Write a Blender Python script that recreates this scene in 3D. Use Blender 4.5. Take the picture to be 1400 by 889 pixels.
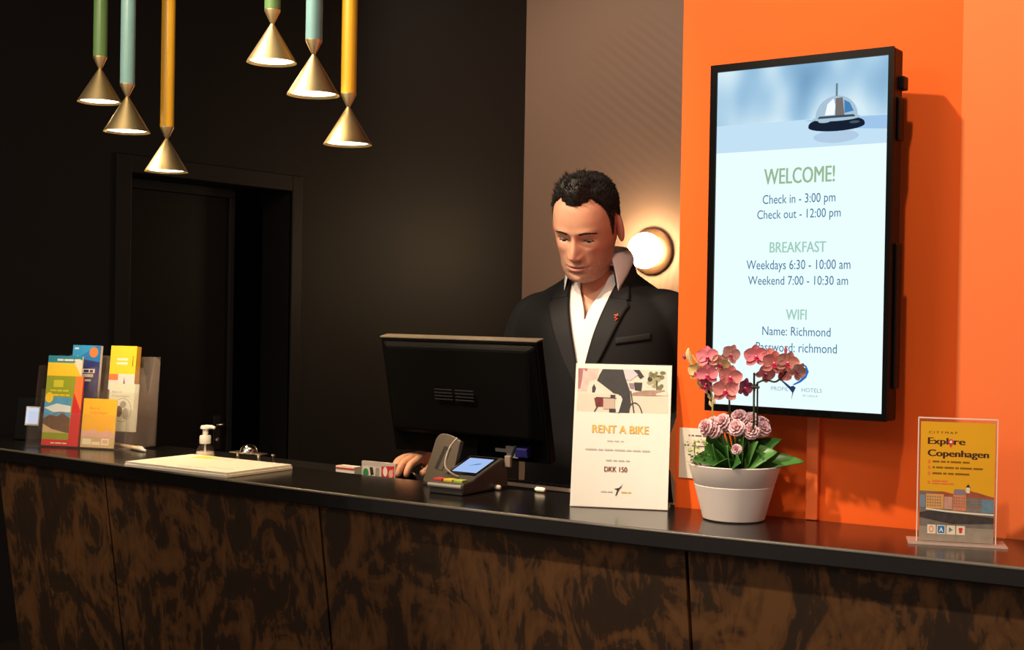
import bpy, math, random
from math import sin, cos, pi, radians, sqrt, exp, atan2
from mathutils import Vector, Matrix, Euler, noise
from mathutils.bvhtree import BVHTree

scene = bpy.context.scene
for o in list(bpy.data.objects):
    bpy.data.objects.remove(o)
COL = scene.collection
rnd = random.Random(7)

# ------------------------------------------------------------------ camera
cam = bpy.data.cameras.new('camera')
cam.sensor_width = 36.0
cam.lens = 36.0 * 1785.0 / 1400.0
cam.clip_start = 0.05
camo = bpy.data.objects.new('camera', cam)
COL.objects.link(camo)
camo.matrix_world = Matrix.Translation((0, 0, 1.47)) @ (
    Matrix.Rotation(radians(36.1), 4, 'Z') @ Matrix.Rotation(pi/2 - radians(0.56), 4, 'X')
    @ Matrix.Rotation(radians(0.97), 4, 'Z'))
scene.camera = camo

# ------------------------------------------------------------------ view, world, lights
scene.view_settings.view_transform = 'Standard'
scene.view_settings.look = 'None'
scene.view_settings.gamma = 1.0
scene.view_settings.use_curve_mapping = False
scene.view_settings.exposure = 0.0

world = bpy.data.worlds.new('room_air')
scene.world = world
world.use_nodes = True
bg = world.node_tree.nodes['Background']
bg.inputs[0].default_value = (1.0, 0.80, 0.66, 1)
bg.inputs[1].default_value = 0.34

def lamp(name, kind, loc, energy, color, target=None, size=0.05, angle=60, blend=0.4, parent=None):
    l = bpy.data.lights.new(name, kind)
    l.energy = energy
    l.color = color
    if kind == 'AREA':
        l.shape = 'DISK'; l.size = size
    else:
        l.shadow_soft_size = size
    if kind == 'SPOT':
        l.spot_size = radians(angle); l.spot_blend = blend
    o = bpy.data.objects.new(name, l)
    COL.objects.link(o)
    o.location = loc
    if target is not None:
        d = Vector(target) - Vector(loc)
        o.rotation_euler = d.to_track_quat('-Z', 'Y').to_euler()
    if parent: o.parent = parent
    return o

WARM = (1.0, 0.74, 0.46)
# lobby spots, followed by added fill lights
lamp('spot_light', 'SPOT', (-1.96, 0.80, 3.50), 330, (1, .80, .58), (-1.02, 2.40, 1.42), 0.04, 42, .5)
lamp('spot_light', 'SPOT', (-0.55, 0.90, 3.60), 130, (1, .80, .58), (-0.55, 2.45, 1.60), 0.05, 50, .8)
lamp('spot_light', 'SPOT', (-2.75, 0.70, 3.40), 330, (1, .82, .62), (-1.78, 2.72, 1.55), 0.10, 30, .7)
lamp('lobby_fill_light', 'AREA', (-2.6, -1.6, 3.2), 34, (1, .80, .58), (-2.0, 2.0, 0.8), 1.2)  # added soft fill from behind the camera for even ambient light
lamp('spot_light', 'SPOT', (-3.0, 0.55, 3.0), 75, (1, .80, .56), (-3.08, 2.2, 1.12), 0.08, 26, .8)  # added fill to brighten the brochures and the left panel
lamp('spot_light', 'SPOT', (-1.75, .45, 3.20), 200, (1, .80, .54), (-2.50, 2.12, 2.02), 0.06, 32, .7)  # added fill to brighten the pendants
lamp('spot_light', 'SPOT', (-.85, .60, 3.0), 70, (1, .82, .66), (-1.74, 2.72, 1.55), 0.10, 20, .8)  # added fill on the man from the right
lamp('spot_light', 'SPOT', (-.95, .40, 2.9), 62, (1, .84, .70), (-1.15, 2.30, 1.25), 0.12, 15, .9)  # added narrow fill on the plant
lamp('back_wall_fill', 'SPOT', (-4.3, 5.0, 3.75), 85, (1, .82, .62), (-4.4, 7.1, 2.4), 0.15, 100, .9)  # added wash to lift the taupe back wall

# ------------------------------------------------------------------ materials
MATS = {}
def mat(name, col, rough=.5, metal=0., var=.08, vscale=30., bump=0., bscale=200., spec=.5, alpha=None, trans=0., ior=1.45, sss=0., coat=0.):
    if name in MATS: return MATS[name]
    m = bpy.data.materials.new(name); m.use_nodes = True
    nt = m.node_tree; b = nt.nodes['Principled BSDF']
    tc = nt.nodes.new('ShaderNodeTexCoord')
    nz = nt.nodes.new('ShaderNodeTexNoise'); nz.inputs['Scale'].default_value = vscale
    nz.inputs['Detail'].default_value = 3
    nt.links.new(tc.outputs['Object'], nz.inputs['Vector'])
    mx = nt.nodes.new('ShaderNodeMix'); mx.data_type = 'RGBA'
    mx.inputs[6].default_value = (*[max(0, c*(1-var)) for c in col], 1)
    mx.inputs[7].default_value = (*[min(1, c*(1+var)) for c in col], 1)
    nt.links.new(nz.outputs['Fac'], mx.inputs[0])
    nt.links.new(mx.outputs[2], b.inputs['Base Color'])
    b.inputs['Roughness'].default_value = rough
    b.inputs['Metallic'].default_value = metal
    b.inputs['Specular IOR Level'].default_value = spec
    b.inputs['IOR'].default_value = ior
    b.inputs['Transmission Weight'].default_value = trans
    b.inputs['Coat Weight'].default_value = coat
    if sss:
        b.inputs['Subsurface Weight'].default_value = sss
        b.inputs['Subsurface Radius'].default_value = (.01, .004, .002)
    if bump:
        n2 = nt.nodes.new('ShaderNodeTexNoise'); n2.inputs['Scale'].default_value = bscale
        nt.links.new(tc.outputs['Object'], n2.inputs['Vector'])
        bp = nt.nodes.new('ShaderNodeBump'); bp.inputs['Strength'].default_value = bump
        bp.inputs['Distance'].default_value = .004
        nt.links.new(n2.outputs['Fac'], bp.inputs['Height'])
        nt.links.new(bp.outputs[0], b.inputs['Normal'])
    MATS[name] = m
    return m

def emit(name, col, strength=1.):
    if name in MATS: return MATS[name]
    m = bpy.data.materials.new(name); m.use_nodes = True
    nt = m.node_tree; nt.nodes.clear()
    e = nt.nodes.new('ShaderNodeEmission'); o = nt.nodes.new('ShaderNodeOutputMaterial')
    e.inputs[0].default_value = (*col, 1); e.inputs[1].default_value = strength
    nt.links.new(e.outputs[0], o.inputs[0])
    MATS[name] = m
    return m

def srgb(r, g, b):
    f = lambda c: (c/255)/12.92 if c/255 <= .04045 else ((c/255+.055)/1.055)**2.4
    return (f(r), f(g), f(b))

def acrylic(name='clear_acrylic', haze=.03, fres=1.25):
    # clear sheet plastic: mostly see-through, a little tinted, glossy
    if name in MATS: return MATS[name]
    m = bpy.data.materials.new(name); m.use_nodes = True
    nt = m.node_tree; nt.nodes.clear()
    out = nt.nodes.new('ShaderNodeOutputMaterial')
    tr = nt.nodes.new('ShaderNodeBsdfTransparent'); tr.inputs[0].default_value = (.985, .975, .97, 1)
    gl = nt.nodes.new('ShaderNodeBsdfGlossy'); gl.inputs['Roughness'].default_value = .08
    df = nt.nodes.new('ShaderNodeBsdfTranslucent'); df.inputs[0].default_value = (.92, .78, .72, 1)
    d2 = nt.nodes.new('ShaderNodeBsdfDiffuse'); d2.inputs[0].default_value = (.92, .78, .72, 1)
    ad = nt.nodes.new('ShaderNodeMixShader'); ad.inputs[0].default_value = .5
    nt.links.new(df.outputs[0], ad.inputs[1]); nt.links.new(d2.outputs[0], ad.inputs[2])
    nz = nt.nodes.new('ShaderNodeTexNoise'); nz.inputs['Scale'].default_value = 12
    mr = nt.nodes.new('ShaderNodeMapRange'); mr.inputs[3].default_value = haze*.6; mr.inputs[4].default_value = haze*1.4
    nt.links.new(nz.outputs['Fac'], mr.inputs[0])
    m1 = nt.nodes.new('ShaderNodeMixShader'); nt.links.new(mr.outputs[0], m1.inputs[0])
    nt.links.new(tr.outputs[0], m1.inputs[1]); nt.links.new(ad.outputs[0], m1.inputs[2])
    fr = nt.nodes.new('ShaderNodeFresnel'); fr.inputs[0].default_value = fres
    ge = nt.nodes.new('ShaderNodeNewGeometry'); iv = nt.nodes.new('ShaderNodeMath'); iv.operation = 'SUBTRACT'; iv.inputs[0].default_value = 1
    nt.links.new(ge.outputs['Backfacing'], iv.inputs[1])
    fm = nt.nodes.new('ShaderNodeMath'); fm.operation = 'MULTIPLY'
    nt.links.new(fr.outputs[0], fm.inputs[0]); nt.links.new(iv.outputs[0], fm.inputs[1])
    m2 = nt.nodes.new('ShaderNodeMixShader')
    nt.links.new(fm.outputs[0], m2.inputs[0]); nt.links.new(m1.outputs[0], m2.inputs[1]); nt.links.new(gl.outputs[0], m2.inputs[2])
    nt.links.new(m2.outputs[0], out.inputs[0])
    MATS[name] = m
    return m

def marble_panel():
    m = bpy.data.materials.new('brown_patina_panel'); m.use_nodes = True
    nt = m.node_tree; b = nt.nodes['Principled BSDF']
    tc = nt.nodes.new('ShaderNodeTexCoord')
    mp = nt.nodes.new('ShaderNodeMapping'); mp.inputs['Scale'].default_value = (4.2, 4.2, 3.0)
    nt.links.new(tc.outputs['Object'], mp.inputs[0])
    n1 = nt.nodes.new('ShaderNodeTexNoise'); n1.inputs['Scale'].default_value = 1.7
    n1.inputs['Detail'].default_value = 9; n1.inputs['Roughness'].default_value = .62; n1.inputs['Distortion'].default_value = 1.3
    nt.links.new(mp.outputs[0], n1.inputs['Vector'])
    mp2 = nt.nodes.new('ShaderNodeMapping'); mp2.inputs['Scale'].default_value = (20, 20, 6)
    nt.links.new(tc.outputs['Object'], mp2.inputs[0])
    n2 = nt.nodes.new('ShaderNodeTexNoise'); n2.inputs['Scale'].default_value = 1.3
    n2.inputs['Detail'].default_value = 6; n2.inputs['Distortion'].default_value = 2.2
    nt.links.new(mp2.outputs[0], n2.inputs['Vector'])
    ma = nt.nodes.new('ShaderNodeMath'); ma.operation = 'MULTIPLY_ADD'; ma.inputs[1].default_value = .34
    nt.links.new(n2.outputs['Fac'], ma.inputs[0]); nt.links.new(n1.outputs['Fac'], ma.inputs[2])
    cr = nt.nodes.new('ShaderNodeValToRGB')
    e = cr.color_ramp.elements
    e[0].position = .56; e[0].color = (.028, .0165, .0105, 1)
    e[1].position = .80; e[1].color = (.130, .058, .020, 1)
    x = e.new(.655); x.color = (.036, .019, .010, 1)
    x = e.new(.685); x.color = (.080, .036, .014, 1)
    nt.links.new(ma.outputs[0], cr.inputs[0])
    nt.links.new(cr.outputs[0], b.inputs['Base Color'])
    b.inputs['Roughness'].default_value = .55
    b.inputs['Specular IOR Level'].default_value = .3
    bp = nt.nodes.new('ShaderNodeBump'); bp.inputs['Strength'].default_value = .15; bp.inputs['Distance'].default_value = .004
    nt.links.new(ma.outputs[0], bp.inputs['Height']); nt.links.new(bp.outputs[0], b.inputs['Normal'])
    return m

def plaster_wall():
    m = bpy.data.materials.new('brushed_taupe_plaster'); m.use_nodes = True
    nt = m.node_tree; b = nt.nodes['Principled BSDF']
    tc = nt.nodes.new('ShaderNodeTexCoord')
    cols = []
    for ang, sc, off in ((52, 5.5, 7.3), (-14, 6.5, 3.1)):
        mp = nt.nodes.new('ShaderNodeMapping'); mp.inputs['Rotation'].default_value = (0, radians(ang), 0); mp.inputs['Location'].default_value = (off, 0, off)
        nt.links.new(tc.outputs['Object'], mp.inputs[0])
        w = nt.nodes.new('ShaderNodeTexWave'); w.wave_type = 'BANDS'; w.bands_direction = 'X'
        w.inputs['Scale'].default_value = sc; w.inputs['Distortion'].default_value = 1.2
        w.inputs['Detail'].default_value = 3; w.inputs['Detail Scale'].default_value = .6
        nt.links.new(mp.outputs[0], w.inputs['Vector'])
        n = nt.nodes.new('ShaderNodeTexNoise'); n.inputs['Scale'].default_value = .8
        nt.links.new(mp.outputs[0], n.inputs['Vector'])
        mr = nt.nodes.new('ShaderNodeMapRange'); mr.inputs[1].default_value = .54; mr.inputs[2].default_value = .70
        nt.links.new(n.outputs['Fac'], mr.inputs[0])
        mu = nt.nodes.new('ShaderNodeMath'); mu.operation = 'MULTIPLY'
        nt.links.new(w.outputs['Fac'], mu.inputs[0]); nt.links.new(mr.outputs[0], mu.inputs[1])
        cols.append(mu)
    ad = nt.nodes.new('ShaderNodeMath'); ad.operation = 'MAXIMUM'
    nt.links.new(cols[0].outputs[0], ad.inputs[0]); nt.links.new(cols[1].outputs[0], ad.inputs[1])
    mx = nt.nodes.new('ShaderNodeMix'); mx.data_type = 'RGBA'
    mx.inputs[6].default_value = (.46, .285, .21, 1); mx.inputs[7].default_value = (.41, .242, .18, 1)
    nt.links.new(ad.outputs[0], mx.inputs[0]); nt.links.new(mx.outputs[2], b.inputs['Base Color'])
    b.inputs['Roughness'].default_value = .6
    bp = nt.nodes.new('ShaderNodeBump'); bp.inputs['Strength'].default_value = .06; bp.inputs['Distance'].default_value = .01
    nt.links.new(ad.outputs[0], bp.inputs['Height']); nt.links.new(bp.outputs[0], b.inputs['Normal'])
    return m

# ------------------------------------------------------------------ mesh helpers
class MB:
    def __init__(self, M=None):
        self.v = []; self.f = []; self.mi = []; self.M = M or Matrix.Identity(4); self.cur = 0
    def add(self, vs, fs, M=None):
        k = len(self.v); M = self.M @ M if M is not None else self.M
        self.v += [tuple(M @ Vector(p)) for p in vs]
        self.f += [tuple(i+k for i in f) for f in fs]
        self.mi += [self.cur]*len(fs)
        return self
    def box(self, x0, x1, y0, y1, z0, z1, M=None):
        vs = [(x, y, z) for z in (z0, z1) for y in (y0, y1) for x in (x0, x1)]
        return self.add(vs, [(0,2,3,1),(4,5,7,6),(0,1,5,4),(2,6,7,3),(0,4,6,2),(1,3,7,5)], M)
    def lathe(self, prof, n=32, M=None, cap0=True, cap1=True):
        vs = []; fs = []
        for r, z in prof:
            vs += [(r*cos(2*pi*i/n), r*sin(2*pi*i/n), z) for i in range(n)]
        for k in range(len(prof)-1):
            for i in range(n):
                j = (i+1) % n
                fs.append((k*n+i, k*n+j, (k+1)*n+j, (k+1)*n+i))
        if cap0: fs.append(tuple(reversed(range(n))))
        if cap1: fs.append(tuple((len(prof)-1)*n+i for i in range(n)))
        return self.add(vs, fs, M)
    def tube(self, pts, rad, n=10, M=None, flat=1.0):
        pts = [Vector(p) for p in pts]; m = len(pts)
        if not hasattr(rad, '__len__'): rad = [rad]*m
        vs = []; fs = []; up = None
        for i, p in enumerate(pts):
            t = (pts[min(i+1, m-1)]-pts[max(i-1, 0)]).normalized()
            if up is None:
                a = Vector((0, 0, 1)) if abs(t.z) < .9 else Vector((1, 0, 0))
                up = (a - t*a.dot(t)).normalized()
            else:
                up = (up - t*up.dot(t)).normalized()
            s = t.cross(up)
            vs += [tuple(p + (up*cos(2*pi*k/n)*flat + s*sin(2*pi*k/n))*rad[i]) for k in range(n)]
        for i in range(m-1):
            for k in range(n):
                j = (k+1) % n
                fs.append((i*n+k, i*n+j, (i+1)*n+j, (i+1)*n+k))
        fs.append(tuple(reversed(range(n)))); fs.append(tuple((m-1)*n+k for k in range(n)))
        return self.add(vs, fs, M)
    def prism(self, poly, z0, z1, M=None):
        n = len(poly)
        vs = [(x, y, z0) for x, y in poly] + [(x, y, z1) for x, y in poly]
        fs = [tuple(reversed(range(n))), tuple(range(n, 2*n))]
        fs += [(i, (i+1) % n, n+(i+1) % n, n+i) for i in range(n)]
        return self.add(vs, fs, M)
    def face(self, vs, M=None):
        return self.add(vs, [tuple(range(len(vs)))], M)
    def grid(self, fn, nu, nv, cu=False, M=None):
        vs = [fn(i/(nu if cu else nu-1), j/(nv-1)) for j in range(nv) for i in range(nu)]
        fs = []
        for j in range(nv-1):
            for i in range(nu if cu else nu-1):
                i2 = (i+1) % nu
                fs.append((j*nu+i, j*nu+i2, (j+1)*nu+i2, (j+1)*nu+i))
        return self.add(vs, fs, M)
    def mesh(self, name):
        me = bpy.data.meshes.new(name)
        me.from_pydata(self.v, [], self.f); me.update()
        return me

def link(name, me, parent=None, loc=None, rot=None):
    o = bpy.data.objects.new(name, me); COL.objects.link(o)
    if parent: o.parent = parent
    if loc is not None: o.location = loc
    if rot is not None: o.rotation_euler = rot
    return o

def build(name, mb, m, parent=None, bevel=0., smooth=False, angle=40, loc=None, rot=None, solid=0., sub=0, label=None):
    me = mb.mesh(name)
    ms = m if isinstance(m, (list, tuple)) else [m]
    for q in ms: me.materials.append(q)
    if len(ms) > 1: me.polygons.foreach_set('material_index', mb.mi)
    if smooth:
        me.polygons.foreach_set('use_smooth', [True]*len(me.polygons))
        me.set_sharp_from_angle(angle=radians(angle))
    o = link(name, me, parent, loc, rot)
    if solid:
        s = o.modifiers.new('thickness', 'SOLIDIFY'); s.thickness = solid; s.offset = 0
    if bevel:
        b = o.modifiers.new('bevel', 'BEVEL'); b.width = bevel; b.segments = 2; b.limit_method = 'ANGLE'; b.angle_limit = radians(40)
    if sub:
        s = o.modifiers.new('subdivision', 'SUBSURF'); s.levels = sub; s.render_levels = sub
    if label: o['label'] = label
    return o

def tag(o, label, cat, group=None, kind=None):
    if label: o['label'] = label
    if cat: o['category'] = cat
    if group: o['group'] = group
    if kind: o['kind'] = kind
    return o

def thing(name, label, cat, loc=(0, 0, 0), rz=0., group=None):
    o = link(name, None, None, loc, (0, 0, rz))
    o.empty_display_size = .05
    return tag(o, label, cat, group)

def struct(name, mb, m, **kw):
    o = build(name, mb, m, **kw)
    o['kind'] = 'structure'
    return o

def bake(o):
    # evaluated copy of a temporary object's mesh
    bpy.context.view_layer.update()
    dg = bpy.context.evaluated_depsgraph_get()
    me = bpy.data.meshes.new_from_object(o.evaluated_get(dg))
    return me

def text_mesh(body, bold=0.):
    cu = bpy.data.curves.new('lettering', 'FONT'); cu.body = body; cu.size = 1.0
    cu.offset = bold; cu.resolution_u = 3
    o = link('lettering', cu)
    me = bake(o)
    vs = [(v.co.x, v.co.y) for v in me.vertices]; fs = [tuple(p.vertices) for p in me.polygons]
    bpy.data.objects.remove(o); bpy.data.meshes.remove(me); bpy.data.curves.remove(cu)
    return vs, fs

class Art:
    """flat printed artwork on a sheet: local x right, z up, facing -y; each item lies a hair in front of the last"""
    def __init__(self, y=0., M=None, step=.00002):
        self.mb = MB(M); self.mats = []; self.y = y; self.step = step
    def _m(self, m):
        if m not in self.mats: self.mats.append(m)
        self.mb.cur = self.mats.index(m); self.y -= self.step
    def poly(self, pts, m):
        self._m(m); self.mb.face([(x, self.y, z) for x, z in pts]); return self
    def rect(self, x0, x1, z0, z1, m):
        return self.poly([(x0, z0), (x1, z0), (x1, z1), (x0, z1)], m)
    def ell(self, cx, cz, rx, rz, m, n=24, a0=0, a1=360):
        return self.poly([(cx+rx*cos(radians(a0+(a1-a0)*i/(n if a1-a0 == 360 else n-1))), cz+rz*sin(radians(a0+(a1-a0)*i/(n if a1-a0 == 360 else n-1)))) for i in range(n)], m)
    def line(self, pts, w, m):
        self._m(m)
        for (x0, z0), (x1, z1) in zip(pts[:-1], pts[1:]):
            d = Vector((x1-x0, z1-z0)); L = d.length or 1; nx, nz = -d.y/L*w/2, d.x/L*w/2
            self.mb.face([(x0+nx, self.y, z0+nz), (x0-nx, self.y, z0-nz), (x1-nx, self.y, z1-nz), (x1+nx, self.y, z1+nz)])
        return self
    def txt(self, body, x0, x1, z0, z1, m, bold=0., slabs=False):
        """fit the lettering's capitals box to x0..x1, z0..z1 (baseline at z0)"""
        self._m(m)
        vs, fs = text_mesh(body)
        xs = [v[0] for v in vs]; a, b = min(xs), max(xs)
        cap = .729
        for k in ((-1, 0, 1) if bold else (0,)):
            dx = k*bold*(z1-z0)
            self.mb.add([(x0+(vx-a)/(b-a)*(x1-x0)+dx, self.y-abs(k)*4e-6-(k > 0)*4e-6, z0+vz/cap*(z1-z0)) for vx, vz in vs], fs)
        return self
    def bars(self, x0, z, words, h, m, gap):
        self._m(m)
        x = x0
        for w in words:
            self.mb.face([(x, self.y, z), (x+w, self.y, z), (x+w, self.y, z+h), (x, self.y, z+h)]); x += w+gap
        return self
    def done(self, name, parent, label=None):
        return build(name, self.mb, self.mats, parent, label=label)

def ease(t): return t*t*(3-2*t)
def lerp(tab, x):
    if x <= tab[0][0]: return tab[0][1]
    for (a, p), (b, q) in zip(tab[:-1], tab[1:]):
        if x <= b: return p+(q-p)*(x-a)/(b-a)
    return tab[-1][1]
def cat4(p0, p1, p2, p3, t):
    return tuple(.5*((2*b)+(-a+c)*t+(2*a-5*b+4*c-d)*t*t+(-a+3*b-3*c+d)*t**3) for a, b, c, d in zip(p0, p1, p2, p3))
def spline(pts, n):
    out = []; m = len(pts)
    for k in range(m-1):
        for i in range(n):
            out.append(cat4(pts[max(k-1, 0)], pts[k], pts[k+1], pts[min(k+2, m-1)], i/n))
    out.append(tuple(pts[-1])); return out

# ------------------------------------------------------------------ common finishes
M_dark = mat('charcoal_wall_paint', (.0165, .0138, .0138), .6, var=.12, vscale=3, bump=.02)
M_door = mat('black_satin_door', (.010, .010, .011), .35, var=.1)
M_black = mat('black_plastic', (.003, .003, .003), .45, spec=.2)
M_blackgloss = mat('black_gloss_plastic', (.003, .003, .003), .22, spec=.1)
M_top = mat('black_stone_top', (.008, .007, .0065), .19, var=.25, vscale=60, spec=.55)
M_orange = mat('orange_wall_paint', (.90, .125, .012), .62, var=.02, vscale=4, spec=.25)
M_orange2 = mat('light_orange_wall_paint', (.92, .20, .055), .62, var=.02, vscale=4, spec=.25)
M_chrome = mat('chrome', (.8, .8, .8), .15, 1.)
M_white = mat('white_plastic', (.80, .76, .70), .4)
M_paper = mat('white_paper', (.86, .82, .76), .6, var=.03)
M_cream = mat('cream_paper', (.84, .76, .62), .6, var=.04)
M_yellow = mat('yellow_print', (.90, .62, .03), .5, var=.04)
M_ink = mat('dark_ink', (.03, .02, .015), .6)
M_greyink = mat('grey_ink', (.45, .42, .38), .6)
M_gold = mat('gold_ink', (.78, .48, .10), .5)
M_red = mat('red_print', (.65, .03, .03), .5)
M_blue = mat('blue_print', (.02, .20, .55), .5)
M_navy = mat('navy_print', (.03, .04, .20), .5)
M_green = mat('olive_green_print', (.30, .36, .02), .5)
M_orangep = mat('orange_print', (.90, .22, .05), .5)
M_teal = mat('teal_print', (.02, .25, .38), .5)
M_acr = acrylic()
M_acrh = acrylic('hazy_acrylic', .13)
M_acrw = acrylic('frosted_acrylic_edge', .5)

# ------------------------------------------------------------------ room shell
floor = MB().box(-5.35, 3.0, -2.0, 7.35, -.1, 0)
struct('floor', floor, mat('dark_floor', (.05, .04, .035), .4, var=.2, vscale=2))
struct('ceiling', MB().box(-5.35, 3.0, .2, 7.35, 3.9, 4.0), mat('black_ceiling_paint', (.012, .010, .010), .8))
DY0, DY1, DH = 3.92, 4.965, 2.10
wl = MB()
wl.box(-5.35, -5.10, -2.0, DY0, 0, 3.9)
wl.box(-5.35, -5.10, DY1, 7.10, 0, 3.9)
wl.box(-5.35, -5.10, DY0, DY1, DH, 3.9)
struct('wall_left', wl, M_dark)
struct('wall_back', MB().box(-5.35, 3.0, 7.10, 7.35, 0, 3.9), plaster_wall())
# orange wall carrying the screen, its right stretch turned a little towards the lobby
wr = MB().prism([(-1.325, 2.405), (-.768, 2.476), (-.768, 2.72), (-1.325, 2.72)], 0, 3.9)
struct('wall_right', wr, M_orange)
wr2 = MB().prism([(-.768, 2.470), (.9, 2.62), (.9, 2.72), (-.768, 2.72)], 0, 3.9)
struct('wall_right_return', wr2, M_orange2)
# door in the dark wall: casing, deep reveal, leaf
tr = MB()
tr.box(-5.112, -5.09, DY0-.085, DY0, 0, DH+.085)
tr.box(-5.112, -5.09, DY1, DY1+.075, 0, DH+.085)
tr.box(-5.112, -5.09, DY0, DY1, DH, DH+.085)
struct('trim_1', tr, mat('charcoal_casing_paint', (.020, .0168, .0168), .5), bevel=.004)
dr = struct('door_1', MB().box(-5.345, -5.305, DY0+.002, DY1-.26, 0.01, DH-.05), M_door, bevel=.003)
build('door_frame', MB().box(-5.345, -5.29, DY1-.26, DY1-.225, 0, DH-.05).box(-5.345, -5.29, DY0+.002, DY1-.225, DH-.05, DH-.002), mat('grey_door_edge', (.03, .032, .033), .3), dr, bevel=.003)
build('door_backing', MB().box(-5.362, -5.348, DY0-.05, DY1+.05, 0, DH+.05), M_black, dr)
build('glass_sidelight', MB().box(-5.33, -5.32, DY1-.225, DY1-.002, 0.01, DH-.05), M_blackgloss, dr)
hd = MB().box(-5.305, -5.300, DY1-.345, DY1-.295, .72, .90)
build('handle_plate', hd, mat('dark_steel', (.12, .12, .12), .35, 1.), dr, bevel=.002)
build('door_handle', MB().tube([(-5.30, DY1-.32, .855), (-5.25, DY1-.32, .855), (-5.245, DY1-.33, .855), (-5.245, DY1-.38, .855)], .010, 10), M_chrome, dr, smooth=True)
build('lock_cylinder', MB().lathe([(.0, 0), (.014, 0), (.014, .008), (.006, .011)], 16, Matrix.Translation((-5.30, DY1-.32, .77)) @ Matrix.Rotation(pi/2, 4, 'Y')), M_chrome, dr, smooth=True)

# ------------------------------------------------------------------ reception counter
EDGE = [(-5., 2.11), (-3.25, 2.080), (-2.75, 2.072), (-2.37, 2.063), (-2.05, 2.062), (-1.70, 2.080), (-1.44, 2.099), (-1.19, 2.117), (-.93, 2.156), (-.74, 2.178), (-.57, 2.197), (.6, 2.33)]
def fedge(x):
    s = 0
    for d in (-.2, -.1, 0, .1, .2): s += lerp(EDGE, x+d)
    return s/5
WALLL = [(-1.325, 2.405), (-.768, 2.475), (.9, 2.62)]
counter = thing('reception_counter', 'long black-topped reception counter with a brown patterned leaning front', 'counter', (0, 0, 0))
XL, XR = -3.60, .55
fr = [(XL+(XR-XL)*i/60, fedge(XL+(XR-XL)*i/60)) for i in range(61)]
bk = [(XR, lerp(WALLL, XR)-.002), (-.768, lerp(WALLL, -.768)-.008), (-1.325, 2.402), (-1.327, 2.43), (-1.60, 2.415), (-1.76, 2.375), (-2.14, 2.348), (-2.81, 2.345), (XL, 2.36)]
build('countertop', MB().prism(fr+bk, 1.035, 1.07), M_top, counter, bevel=.004)
es_ = MB()  # highlight line of the counter's front top edge, painted as a pale strip
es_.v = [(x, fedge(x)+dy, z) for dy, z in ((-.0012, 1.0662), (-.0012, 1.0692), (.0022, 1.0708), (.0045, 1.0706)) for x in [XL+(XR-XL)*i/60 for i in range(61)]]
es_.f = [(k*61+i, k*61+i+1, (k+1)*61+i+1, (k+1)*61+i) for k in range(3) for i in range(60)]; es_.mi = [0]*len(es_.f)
build('edge_highlight', es_, mat('edge_highlight_grey', (.10, .088, .072), .30, var=.3, vscale=12), counter, smooth=True, angle=180, label='thin painted highlight on the front edge')
M_panel = marble_panel()
def slope(z): return .022 + (1.035-z)*.145
seams = [-3.31, -2.817, -2.044, -1.158, -.30, .55]
for a, b in zip(seams[:-1], seams[1:]):
    a2, b2 = a+.003, b-.003
    n = 8; vs = []; fs = []
    for th in (0, .018):
        for z in (1.0345, .09):
            for i in range(n+1):
                x = a2+(b2-a2)*i/n
                vs.append((x, fedge(x)+slope(z)+th, z))
    q = n+1
    for i in range(n):
        fs += [(i, q+i, q+i+1, i+1), (2*q+i, 2*q+i+1, 3*q+i+1, 3*q+i), (i, i+1, 2*q+i+1, 2*q+i), (q+i, 3*q+i, 3*q+i+1, q+i+1)]
    fs += [(0, 2*q, 3*q, q), (n, q+n, 3*q+n, 2*q+n)]
    build('front_panel', MB().add(vs, fs), M_panel, counter, bevel=.0015)
cv = MB()
vs = []
xs = [XL+.33+(XR-XL-.33)*i/30 for i in range(31)]
for z in (1.034, .0):
    vs += [(x, fedge(x)+slope(z)+.021, z) for x in xs] + [(x, min(fedge(x)+.24, 2.335 if x < -1.0 else lerp(WALLL, x)-.03), z) for x in xs]
q = 31; fs = []
for i in range(30):
    fs += [(i, 2*q+i, 2*q+i+1, i+1), (q+i, q+i+1, 3*q+i+1, 3*q+i), (i, i+1, q+i+1, q+i), (2*q+i, 3*q+i, 3*q+i+1, 2*q+i+1)]
fs += [(0, q, 3*q, 2*q), (30, 2*q+30, 3*q+30, q+30)]
build('carcass', MB().add(vs, fs), M_black, counter)

# staff desk behind, a hand lower than the counter
desk = thing('staff_desk', 'dark staff work desk behind the counter under the monitor', 'desk', (0, 0, 0))
build('desk_top', MB().box(-3.3, -1.35, 2.44, 2.695, 1.0, 1.03), mat('dark_desk_laminate', (.015, .013, .012), .35), desk, bevel=.002)
build('side_panel', MB().box(-3.3, -3.27, 2.46, 2.68, 0, 1.0), M_black, desk)
build('side_panel', MB().box(-1.38, -1.35, 2.665, 2.69, 0, 1.0), M_black, desk)
build('modesty_panel', MB().box(-3.27, -1.38, 2.45, 2.47, 0.3, 1.0), M_black, desk)

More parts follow.
